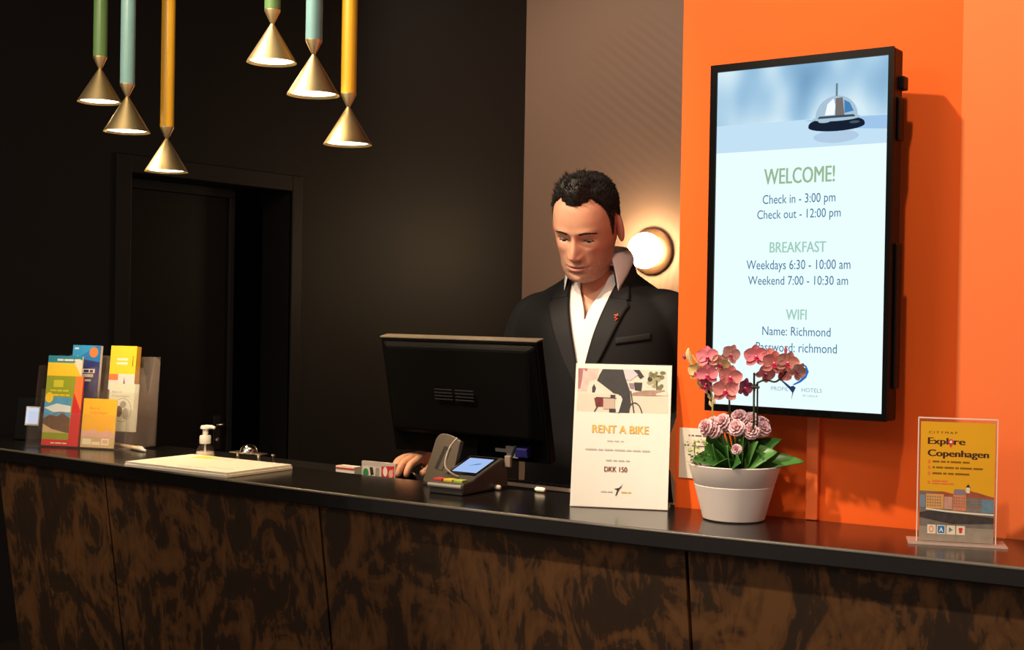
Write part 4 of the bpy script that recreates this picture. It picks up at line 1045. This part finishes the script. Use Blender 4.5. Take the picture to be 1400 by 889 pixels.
def arm(sx, sh, el, wr, kn, fingers, thumb):
    """shoulder, elbow, wrist, knuckle points and finger joints -> one skinned limb"""
    V = [sh, tuple((Vector(sh)+Vector(el))/2), el, tuple((Vector(el)*.45+Vector(wr)*.55)), wr]
    Rr = [.052, .047, .040, .037, .027]
    E = [(0, 1), (1, 2), (2, 3), (3, 4)]
    pm = tuple(Vector(wr)*.55+Vector(kn[1])*.45); V.append(pm); Rr.append((.027, .020)); E.append((4, 5)); ip = 5
    for j, (k, fg) in enumerate(zip(kn, fingers)):
        last = ip
        for q, p in enumerate([k]+list(fg)):
            V.append(tuple(p)); Rr.append((.0115, .0100, .0092, .0078)[q] if j < 3 else (.0100, .0088, .0080, .0070)[q]); E.append((last, len(V)-1)); last = len(V)-1
    last = ip
    for q, p in enumerate(thumb):
        V.append(tuple(p)); Rr.append((.0150, .0118, .0100)[q]); E.append((last, len(V)-1)); last = len(V)-1
    return skin(V, E, Rr, 4)
# his right hand lies over the mouse (fingers towards the guests, thumb towards his left)
HW = Vector((-.385, -.175, 1.088))
def hand(W, fwd, side, upv, spread, curl):
    """fwd: towards the fingertips, side: towards the thumb"""
    kn = []; fg = []
    for j, (off, L, fw) in enumerate(((.026, .068, .082), (.009, .075, .086), (-.009, .070, .082), (-.026, .056, .074))):
        k = W + fwd*fw + side*off + upv*(.010-abs(off)*.15)
        d1 = (fwd*cos(radians(curl[0])) - upv*sin(radians(curl[0])) + side*off*spread).normalized()
        d2 = (fwd*cos(radians(curl[1])) - upv*sin(radians(curl[1])) + side*off*spread*.7).normalized()
        d3 = (fwd*cos(radians(curl[2])) - upv*sin(radians(curl[2]))).normalized()
        a1 = k + d1*L*.46; a2 = a1 + d2*L*.30; a3 = a2 + d3*L*.22
        kn.append(tuple(k)); fg.append([tuple(a1), tuple(a2), tuple(a3)])
    t0 = W + fwd*.030 + side*.030 - upv*.006; t1 = t0 + fwd*.030 + side*.014 - upv*.012; t2 = t1 + fwd*.024 - side*.002 - upv*.010
    return kn, fg, [tuple(t0), tuple(t1), tuple(t2)]
fw = Vector((-.32, -.94, .06)).normalized(); sd = Vector((.94, -.33, -.06)).normalized(); uv_ = sd.cross(fw) if sd.cross(fw).z > 0 else fw.cross(sd)
knR, fgR, thR = hand(HW, fw, sd, uv_, 4., (22, 58, 82))
armR = arm(-1, (-.155, .005, 1.475), (-.268, .055, 1.235), tuple(HW), knR, fgR, thR)
HW2 = Vector((.165, -.12, 1.095)); fw2 = Vector((-.25, -.95, -.12)).normalized(); sd2 = Vector((-.96, .25, -.05)).normalized(); uv2 = fw2.cross(sd2) if fw2.cross(sd2).z > 0 else sd2.cross(fw2)
knL, fgL, thL = hand(HW2, fw2, sd2, uv2, 5., (25, 40, 55))
armL = arm(1, (.165, .005, 1.485), (.275, .075, 1.245), tuple(HW2), knL, fgL, thL)
legs = []
for s in (-1, 1):
    legs.append(skin([(s*.085, .01, .90), (s*.10, -.01, .70), (s*.105, -.015, .50), (s*.11, .005, .30), (s*.115, .02, .09), (s*.125, -.10, .045), (s*.13, -.15, .035)], [(i, i+1) for i in range(6)], [.088, .075, .055, .052, .036, .036, .03], 0, 1))
def ear(s):
    def fn(u, v):
        a_ = 2*pi*u; t = pi*(v-.5)
        ca = cos(t)
        y = .0195*ca*cos(a_)*(1 if cos(a_) > 0 else 1.0); z = .0345*ca*sin(a_)
        if z < 0: y *= .80+.2*(1+z/.0345)
        h = .0075*sin(t)
        if v > .5:
            rr = ca
            h += -.0085*exp(-(rr/.62)**4) + .0028*G(rr, .86, .14)
        q = Matrix.Translation((s*.0770, .014, -.010)) @ Matrix.Rotation(s*radians(38), 4, 'Z') @ Matrix.Rotation(radians(-12), 4, 'X') @ Vector((s*(h+.005), y, z))
        return tuple(HM @ q)
    m = MB().grid(fn, 40, 21, True)
    if s < 0: m.f = [tuple(reversed(f)) for f in m.f]
    return m.mesh('ear')
def tmp(me, nm='tmp'):
    o = link(nm, me); return o
bo = tmp(bodymb.mesh('body'), 'body')
extra = [tmp(m) for m in (armR, armL, *legs, ear(-1), ear(1))]
for x in extra:
    md = bo.modifiers.new('union', 'BOOLEAN'); md.operation = 'UNION'; md.object = x; md.solver = 'EXACT'
bme = bake(bo)
bpy.data.objects.remove(bo)
for x in extra: bpy.data.objects.remove(x)
# recompute outward faces, tint lips, stubble and flushed skin; paint shade into mouth, ear and nostril hollows
import bmesh
bm = bmesh.new(); bm.from_mesh(bme)
bmesh.ops.recalc_face_normals(bm, faces=bm.faces)
bm.to_mesh(bme); bm.free()
ca = bme.color_attributes.new('tone', 'FLOAT_COLOR', 'POINT')
for i, v in enumerate(bme.vertices):
    q = HMI @ v.co; c = Vector((.68, .345, .215)); x, z = q.x, q.z; ax = abs(x)
    if q.z > -.16 and q.y < .09 and v.co.z > 1.45:
        lip = max(G(z, -.0693, .0034), G(z, -.0798, .0040))*exp(-(ax/.0215)**6) if q.y < -.06 else 0
        st = 0
        if q.y < .02:
            st = min(1, max(0, (-.050-z)/.02))*min(1, max(0, (z+.135)/.02))*(1 if z < -.06 or ax > .02 else .8)
            if z > -.066 and ax < .022: st = .7*min(1, max(0, (-.054-z)/.006))
            st = max(st, .6*G(ax, .066, .012)*min(1, max(0, (-.02-z)/.02)))
        st *= .75+.5*noise.noise(q*160)
        fl = .5*G(ax, .046, .020)*G(z, -.030, .020)*(q.y < -.03) + .75*G(x, 0, .013)*G(z, -.042, .012)*(q.y < -.09) + .6*(ax > .074)*(q.z > -.05)*(q.y > -.02)
        c = c.lerp(Vector((.66, .25, .17)), min(1, fl)); c = c.lerp(Vector((.28, .15, .105)), .62*max(0, min(1, st))); c = c.lerp(Vector((.50, .155, .125)), .8*lip)
        c = c.lerp(Vector((.12, .05, .035)), .75*G(z, -.0738, .0013)*exp(-(ax/.0225)**6)*(q.y < -.06))  # shade of the mouth slit painted in
        if ax > .0745 and -.03 < q.y < .055 and -.06 < z < .035: c = c.lerp(Vector((.40, .12, .085)), .8*G(sqrt(((q.y-.018)/.0195)**2+((z+.010)/.0345)**2), .30, .38))  # shade of the ear hollow painted in
        a_ = math.degrees(atan2(q.x, -(q.y-.004))); mg = q.z-hairline(a_)+.003*noise.noise(q*220)
        if q.z > -.09 and ax < .0795: c = c.lerp(Vector((.035, .020, .013)), .93*min(1, max(0, (mg+.002)/.009)))
        c = c.lerp(Vector((.16, .06, .04)), .8*G(ax, .0075, .0032)*G(z, -.0535, .0026)*(q.y < -.08))  # shade of the nostrils painted in
    ca.data[i].color = (*c, 1)
bme.polygons.foreach_set('use_smooth', [True]*len(bme.polygons))
def skin_mat():
    m = bpy.data.materials.new('skin'); m.use_nodes = True; nt = m.node_tree; b = nt.nodes['Principled BSDF']
    at = nt.nodes.new('ShaderNodeAttribute'); at.attribute_name = 'tone'
    tc = nt.nodes.new('ShaderNodeTexCoord'); nz = nt.nodes.new('ShaderNodeTexNoise'); nz.inputs['Scale'].default_value = 55; nz.inputs['Detail'].default_value = 4
    nt.links.new(tc.outputs['Object'], nz.inputs['Vector'])
    mr = nt.nodes.new('ShaderNodeMapRange'); mr.inputs[3].default_value = .90; mr.inputs[4].default_value = 1.10
    nt.links.new(nz.outputs['Fac'], mr.inputs[0])
    mx = nt.nodes.new('ShaderNodeMix'); mx.data_type = 'RGBA'; mx.blend_type = 'MULTIPLY'; mx.inputs[0].default_value = 1
    nt.links.new(at.outputs['Color'], mx.inputs[6]); nt.links.new(mr.outputs[0], mx.inputs[7])
    nt.links.new(mx.outputs[2], b.inputs['Base Color'])
    b.inputs['Roughness'].default_value = .48; b.inputs['Specular IOR Level'].default_value = .4
    b.inputs['Subsurface Weight'].default_value = .12; b.inputs['Subsurface Radius'].default_value = (.012, .005, .003); b.inputs['Subsurface Scale'].default_value = .5
    bp = nt.nodes.new('ShaderNodeBump'); bp.inputs['Strength'].default_value = .12; bp.inputs['Distance'].default_value = .002
    n2 = nt.nodes.new('ShaderNodeTexNoise'); n2.inputs['Scale'].default_value = 400; nt.links.new(tc.outputs['Object'], n2.inputs['Vector'])
    nt.links.new(n2.outputs['Fac'], bp.inputs['Height']); nt.links.new(bp.outputs[0], b.inputs['Normal'])
    return m
bme.materials.clear(); bme.materials.append(skin_mat()); bme.name = 'body'
body = link('body', bme, man)
tree = BVHTree.FromPolygons([v.co for v in bme.vertices], [tuple(p.vertices) for p in bme.polygons])
def onface(x, z, off=0.):
    o = HM @ Vector((x, -.3, z)); d = (HM.to_3x3() @ Vector((0, 1, 0))).normalized()
    h = tree.ray_cast(o, d)
    return h[0] + h[1]*off
# eyes, lashes, brows
M_eye = mat('eye_white', (.30, .24, .21), .5, spec=.2); M_iris = mat('dark_iris', (.02, .018, .018), .2); M_hair = mat('dark_brown_hair', (.0085, .0055, .004), .62, var=.5, vscale=300); M_brow = mat('brow_hair', (.028, .016, .010), .6)
for s in (-1, 1):
    c = HM @ Vector((s*.0320, -.0708, -.0045))
    eb = MB(); eb.lathe([(.0112*sin(pi*i/16), -.0112*cos(pi*i/16)) for i in range(17)], 24, Matrix.Translation(c), False, False)
    e_ = build('eye', eb, M_eye, man, smooth=True, angle=180)
    gz = (HM.to_3x3() @ Vector((0, -1, -.55))).normalized()
    q = gz.to_track_quat('Z', 'Y').to_matrix().to_4x4()
    build('iris', MB().lathe([(.0058, .0097), (.0050, .0106), (.0, .0114)], 20, Matrix.Translation(c) @ q, False, False), M_iris, e_, smooth=True, angle=180)
    la = [onface(s*x, z, .0006) for x, z in ((.0185, -.0070), (.023, -.0052), (.028, -.0040), (.033, -.0040), (.038, -.0050), (.043, -.0072), (.0455, -.0088))]
    build('eyelashes', MB().tube(la, [.0007, .0013, .0017, .0018, .0017, .0014, .0006], 6), M_iris, man, smooth=True)
    fd = [onface(s*x, z, .0) for x, z in ((.019, .0020), (.025, .0068), (.032, .0085), (.039, .0070), (.045, .0030))]
    brw = MB()
    for i in range(150):
        t = i/149; x = .014+.036*t; zc = .0165+.0048*sin(pi*min(1, t*1.25)*.75)-.004*t*t
        z = zc+rnd.uniform(-.0030, .0030)*(1-.55*t)
        p0 = onface(s*x, z, .0002); p1 = onface(s*(x+.005), z+.0012-.003*t, .0011)
        brw.tube([p0, (p0+p1)/2+Vector((0, 0, .0002)), p1], [.00045, .0004, .0001], 4)
    build('eyebrow', brw, M_brow, man)
# hair: a fitted cap of short hair and spiky strands
def hthick(a, z):
    a = abs(a)
    top = min(1, max(0, (z-.055)/.055))
    return .0045*(1-top) + top*lerp([(0, .037), (30, .034), (60, .020), (100, .013), (180, .010)], a)
hv = {}; hverts = []; hfaces = []; scalp = []
lim = [j for j, (kk, r) in enumerate(dense) if kk < nhead-.5]
for j in lim:
    for i in range(NPHI):
        p = Vector(bv[j*NPHI+i]); q = HMI @ p
        a_ = math.degrees(atan2(q.x, -(q.y-.004)))
        mg = q.z-hairline(a_)
        if mg > -.004 and q.z > .045:
            n_ = Vector((q.x, (q.y-.004)*.9, max(q.z-.01, 0)*.9 if q.z > 0 else 0)).normalized()
            th = hthick(a_, q.z)*min(1, max(0, (mg+.004)/.020))*min(1, (q.z-.045)/.02)
            th *= .80+.35*noise.noise(Vector((q.x*70, q.y*70, q.z*40)))
            hv[(j, i)] = len(hverts); hverts.append(tuple(HM @ (q+n_*(th-.0008))))
            if mg > 0: scalp.append((q.copy(), n_, a_, mg, th))
        elif mg > 0:
            scalp.append((q.copy(), Vector((q.x, (q.y-.004)*.9, 0)).normalized(), a_, mg, .0))
for j in lim[:-1]:
    for i in range(NPHI):
        k = [(j, i), (j+1, i), (j+1, (i+1) % NPHI), (j, (i+1) % NPHI)]
        if all(x in hv for x in k): hfaces.append(tuple(hv[x] for x in k))
hm = MB().add(hverts, hfaces)
hm.add([], [])
rr = random.Random(3)
for _ in range(7500):
    q, n_, a_, mg, th = rr.choice(scalp)
    if q.z > .118 and rr.random() < .7: continue
    top = min(1, max(0, (q.z-.060)/.05))
    tang = Vector((0, 0, -1)) - n_*Vector((0, 0, -1)).dot(n_)
    if tang.length < .05: tang = Vector((0, 1, 0))
    tang.normalize()
    front = max(0, min(1, (-q.y+.02)/.08))
    if top > .25:
        d = (n_*(.9) + Vector((rr.uniform(-.45, .45)+.10, rr.uniform(-.35, .25)+.25*(1-front), .35))).normalized(); L = (.010+.016*front*top)*rr.uniform(.6, 1.25); base = q+n_*max(th-.010, .0)
        bend = Vector((rr.uniform(-.2, .2), .25, .1))
    else:
        d = (tang*.9 + n_*.28 + Vector((0, .45 if abs(a_) > 50 else -.1, 0)) + Vector((rr.uniform(-.25, .25), rr.uniform(-.25, .25), rr.uniform(-.2, .2)))).normalized(); L = .0095*rr.uniform(.6, 1.3)*min(1, .4+mg/.02); base = q+n_*max(th-.003, 0)
        bend = tang*.2
    p0 = HM @ base; p1 = HM @ (base+d*L*.55); p2 = HM @ (base+(d+bend*.5).normalized()*L)
    r0 = .0011 if top > .25 else .00065
    hm.tube([p0, p1, p2], [r0, r0*.8, r0*.12], 4)
build('hair', hm, M_hair, man, smooth=True, angle=180)

# ---- clothing
def ring_loft(tab, off, nph=72, sub=4, caps=True):
    pts = []
    for k in range(len(tab)-1):
        for i in range(sub):
            pts.append(cat4(tab[max(k-1, 0)], tab[k], tab[k+1], tab[min(k+2, len(tab)-1)], i/sub))
    pts.append(tab[-1])
    vs = []; fs = []
    for z, w, yf, yb, n, dz in pts:
        c = (yf+yb)/2; a = (yb-yf)/2+off
        for i in range(nph):
            ph = 2*pi*i/nph; s, co = sin(ph), cos(ph); e = 2/n
            vs.append(((w+off)*math.copysign(abs(s)**e, s), c-a*math.copysign(abs(co)**e, co), z-dz*co))
    m = len(pts)
    for j in range(m-1):
        for i in range(nph):
            i2 = (i+1) % nph
            fs.append((j*nph+i, j*nph+i2, (j+1)*nph+i2, (j+1)*nph+i))
    if caps: fs += [tuple(reversed(range(nph))), tuple((m-1)*nph+i for i in range(nph))]
    return vs, fs
TOR = [(.78, .208, -.122, .150, 2.3, 0), (.92, .205, -.122, .150, 2.3, 0), (1.06, .190, -.124, .130, 2.3, 0), (1.18, .198, -.138, .130, 2.3, 0), (1.30, .210, -.150, .132, 2.4, 0), (1.40, .214, -.142, .132, 2.5, 0),
       (1.455, .212, -.128, .128, 2.5, .005), (1.495, .196, -.110, .120, 2.4, .010), (1.525, .160, -.094, .110, 2.2, .016), (1.550, .118, -.082, .098, 2.1, .022), (1.572, .086, -.072, .084, 2, .028), (1.592, .074, -.066, .078, 2, .030)]
vs, fs = ring_loft(TOR, 0)
jm = MB().add(vs, fs)
def sleeve(pts, rad):
    jm.tube(spline(pts, 6), [r for r in lerp_list(rad, (len(pts)-1)*6+1)], 28)
def lerp_list(rad, n):
    m = len(rad)-1; out = []
    for i in range(n):
        t = i/(n-1)*m; k = min(int(t), m-1); out.append(rad[k]+(rad[k+1]-rad[k])*(t-k))
    return out
eR = Vector(tuple(HW))
sleeve([(-.105, .005, 1.468), (-.168, .006, 1.452), (-.208, .022, 1.38), (-.268, .055, 1.235), (-.330, -.055, 1.165), tuple(HW+Vector((.008, .035, .012)))], [.058, .070, .066, .060, .055, .045])
sleeve([(.110, .005, 1.470), (.178, .006, 1.458), (.222, .03, 1.38), (.275, .075, 1.245), (.225, -.02, 1.175), tuple(HW2+Vector((.008, .03, .012)))], [.060, .076, .070, .060, .055, .045])
jo = tmp(jm.mesh('jacket'))
md = jo.modifiers.new('r', 'REMESH'); md.mode = 'VOXEL'; md.voxel_size = .0065
md = jo.modifiers.new('s', 'SMOOTH'); md.factor = .5; md.iterations = 6
jme = bake(jo); bpy.data.objects.remove(jo)
jtree = BVHTree.FromPolygons([v.co for v in jme.vertices], [tuple(p.vertices) for p in jme.polygons])
def onj(x, z, off=0., tr=jtree):
    h = tr.ray_cast(Vector((x, -.6, z)), Vector((0, 1, 0)))
    if h[0] is None: return Vector((x, -.05, z))
    return h[0] + Vector((0, -1, 0))*off
VZ = 1.300
def vhalf(z): return lerp([(VZ, 0), (1.36, .016), (1.42, .030), (1.48, .046), (1.53, .058), (1.60, .066)], z)
bm = bmesh.new(); bm.from_mesh(jme)
kill = []
for f in bm.faces:
    c = f.calc_center_median()
    if c.y < 0 and c.z > VZ and abs(c.x) < vhalf(c.z)+.004: kill.append(f)
    elif c.z > 1.535 and abs(c.x) < .068 and -.075 < c.y < .080: kill.append(f)
    elif c.z > 1.555 and abs(c.x) < .085 : kill.append(f)
bmesh.ops.delete(bm, geom=kill, context='FACES')
bm.to_mesh(jme); bm.free()
jme.polygons.foreach_set('use_smooth', [True]*len(jme.polygons))
M_jack = mat('black_suit_wool', (.0042, .0038, .0038), .8, var=.2, vscale=500, bump=.25, bscale=14, spec=.3)
M_lapel = mat('black_lapel_wool', (.0062, .0056, .0056), .72, var=.2, vscale=500, spec=.35)
jme.materials.clear(); jme.materials.append(M_jack); jme.name = 'jacket'
jacket = link('jacket', jme, man)
s_ = jacket.modifiers.new('thickness', 'SOLIDIFY'); s_.thickness = .004; s_.offset = -1
# shirt front under the jacket, with the open collar gap
M_shirt = mat('white_shirt_cotton', (.80, .76, .72), .7, var=.03, vscale=40, bump=.3, bscale=22)
GZ = 1.452
def gap(z): return 0.0018 if z < GZ else .0018+.034*ease(min(1, (z-GZ)/.11))
for s in (-1, 1):
    def fn(u, v):
        z = 1.24+.345*v
        x0 = gap(z) - (.012 if s > 0 and z < GZ else 0); x1 = .088 if z < 1.5 else .088-.02*(z-1.5)/.09
        x = x0+(x1-x0)*u
        p = onj(s*x, z, -.0050+.0025*sin(u*9+z*40)*.25)
        if z > 1.52: p.y += .006*(z-1.52)/.06
        return (p.x, p.y-(.002 if s > 0 else 0), p.z)
    sh = build('shirt_front', MB().grid(fn, 14, 60), M_shirt, man, smooth=True, angle=180, solid=.0016)
bt_ = MB()
for z in (1.300, 1.365, 1.430):
    p = onj(.0, z, -.0045); bt_.lathe([(.0055, 0), (.0055, .0016), (.0, .002)], 16, Matrix.Translation(p) @ Matrix.Rotation(pi/2, 4, 'X'), True, False)
build('shirt_button', bt_, M_shirt, sh)
# collar: stand ring round the neck plus two leaves falling open
def nk(a, h):
    """point on a ring round the neck, a=0 front, growing to his left"""
    y0 = .000+.022*(1-h)*0; rx = .066+.006*(1-h); ry = .070+.006*(1-h)
    return Vector((rx*sin(a), .003-ry*cos(a), 1.588+.030*(1-cos(a))/2+.030*h))
def stand(u, v):
    a = radians(38)+radians(284)*u
    p = nk(a, v); return tuple(p)
build('collar_stand', MB().grid(stand, 60, 6), M_shirt, man, smooth=True, angle=180, solid=.0016)
for s in (-1, 1):
    def leafc(u, v):
        # u along the neck from the back to the front edge, v from the fold down to the collar edge
        a = radians(175-137*u); top = nk(s*a, 1.0); out = Vector((sin(s*a), -cos(a), 0))
        drop = .036+.058*max(0, (u-.55)/.45)**1.3
        tipx = s*.020*max(0, (u-.6)/.4)**2
        p = top + out*(.004+.013*v+.006*sin(pi*v)) + Vector((tipx*v, -.010*v*max(0, (u-.6)/.4), -drop*v))
        return tuple(p)
    build('collar_leaf', MB().grid(leafc, 40, 9), M_shirt, man, smooth=True, angle=180, solid=.002)
# lapels and jacket collar
def strip(name, inner, outer, off, m, par, n=44, k=8, s=1, puff=-.0035):
    inn = spline(inner, 8); ou = spline(outer, 8)
    def pick(pl_, t):
        f = t*(len(pl_)-1); i = min(int(f), len(pl_)-2); return Vector(pl_[i]).lerp(Vector(pl_[i+1]), f-i)
    def fn(u, v):
        p = pick(inn, v).lerp(pick(ou, v), u)
        return tuple(onj(s*p.x, p.y, off+puff*(1-u)))
    return build(name, MB().grid(fn, k, n), m, par, smooth=True, angle=180, solid=.003)
for s in (-1, 1):
    inner = [Vector((x, z)) for x, z in ((.000, VZ-.012), (.014, 1.36), (.028, 1.42), (.044, 1.48), (.055, 1.525), (.062, 1.555))]
    outer = [Vector((x, z)) for x, z in ((.006, VZ-.018), (.048, 1.355), (.076, 1.415), (.100, 1.475), (.106, 1.492), (.082, 1.520))]
    strip('lapel', inner, outer, .0045, M_lapel, jacket, s=s)
    inner = [Vector((x, z)) for x, z in ((.0555, 1.512), (.060, 1.535), (.0655, 1.560))]
    outer = [Vector((x, z)) for x, z in ((.104, 1.505), (.101, 1.518), (.093, 1.540))]
    strip('jacket_collar_leaf', inner, outer, .007, M_lapel, jacket, n=16, s=s)
def jcol(u, v):
    a = radians(42)+radians(276)*u
    rx = .078+.022*v*v; ry = .082+.020*v*v
    return (rx*sin(a), .006-ry*cos(a), 1.603+.016*(1-cos(a))/2-.062*v*v-.030*max(0, cos(a)))
build('jacket_collar', MB().grid(jcol, 60, 8), M_lapel, jacket, smooth=True, angle=180, solid=.004)
p = onj(.082, 1.462, .0105)
pin = MB(Matrix.Translation(p))
pin.tube([(-.004, 0, .006), (.003, 0, .005), (-.003, -.0005, -.001), (.004, 0, -.003), (-.002, 0, -.008)], [.0014, .0022, .0018, .0022, .0012], 8)
pin.lathe([(.0, 0), (.0022, 0), (.0022, .0012), (.0, .0014)], 10, Matrix.Translation((.004, 0, .007)) @ Matrix.Rotation(pi/2, 4, 'X'), False, False)
build('lapel_pin', pin, mat('orange_red_enamel', (.75, .10, .04), .35), jacket, smooth=True, label='small orange red lapel pin')
for z, r in ((1.262, .0095), (1.15, .0075)):
    p = onj(.012, z, .004)
    build('jacket_button', MB().lathe([(r, 0), (r, .003), (r*.75, .004), (r*.6, .0028), (.0, .0028)], 20, Matrix.Translation(p) @ Matrix.Rotation(pi/2, 4, 'X'), True, False), mat('horn_button', (.22, .16, .12), .35) if z > 1.2 else M_black, jacket, smooth=True)
hk = strip('breast_pocket', [Vector((.085, 1.395)), Vector((.13, 1.402)), Vector((.165, 1.408))], [Vector((.085, 1.412)), Vector((.13, 1.419)), Vector((.165, 1.425))], .0022, M_lapel, jacket, n=16, k=4, puff=0)
# shirt cuffs
for W, d in ((HW, (Vector((-.345, -.055, 1.165))-HW)), (HW2, (Vector((.225, -.02, 1.175))-HW2))):
    d = d.normalized()
    build('shirt_cuff', MB().tube([W+d*.004, W+d*.05], [.034, .036], 24), M_shirt, man, smooth=True)
# trousers and shoes (hidden by the counter from the lobby)
tm = MB()
v2, f2 = ring_loft([(.80, .172, -.112, .130, 2.3, 0), (.90, .182, -.122, .135, 2.3, 0), (1.0, .180, -.122, .122, 2.3, 0), (1.06, .178, -.120, .112, 2.3, 0)], 0, 48)
tm.add(v2, f2)
for s in (-1, 1): tm.tube(spline([(s*.090, .01, .90), (s*.10, -.005, .70), (s*.105, -.010, .50), (s*.112, .008, .30), (s*.116, .015, .07)], 5), lerp_list([.105, .095, .080, .075, .072], 21), 24)
to = tmp(tm.mesh('trousers')); md = to.modifiers.new('r', 'REMESH'); md.mode = 'VOXEL'; md.voxel_size = .012
md = to.modifiers.new('s', 'SMOOTH'); md.iterations = 5
tme = bake(to); bpy.data.objects.remove(to)
tme.polygons.foreach_set('use_smooth', [True]*len(tme.polygons)); tme.materials.clear(); tme.materials.append(M_jack); tme.name = 'trousers'
link('trousers', tme, man)
for s in (-1, 1):
    def sf(u, v):
        a_ = 2*pi*u; t = pi/2*v; r = cos(t)**.5 if v < 1 else 0
        return (s*.125+.050*cos(a_)*r, -.06+.145*sin(a_)*r, .001+.085*sin(t)*(1+.25*sin(a_)))
    build('shoe', MB().grid(sf, 32, 10, True), M_blackgloss, man, smooth=True)
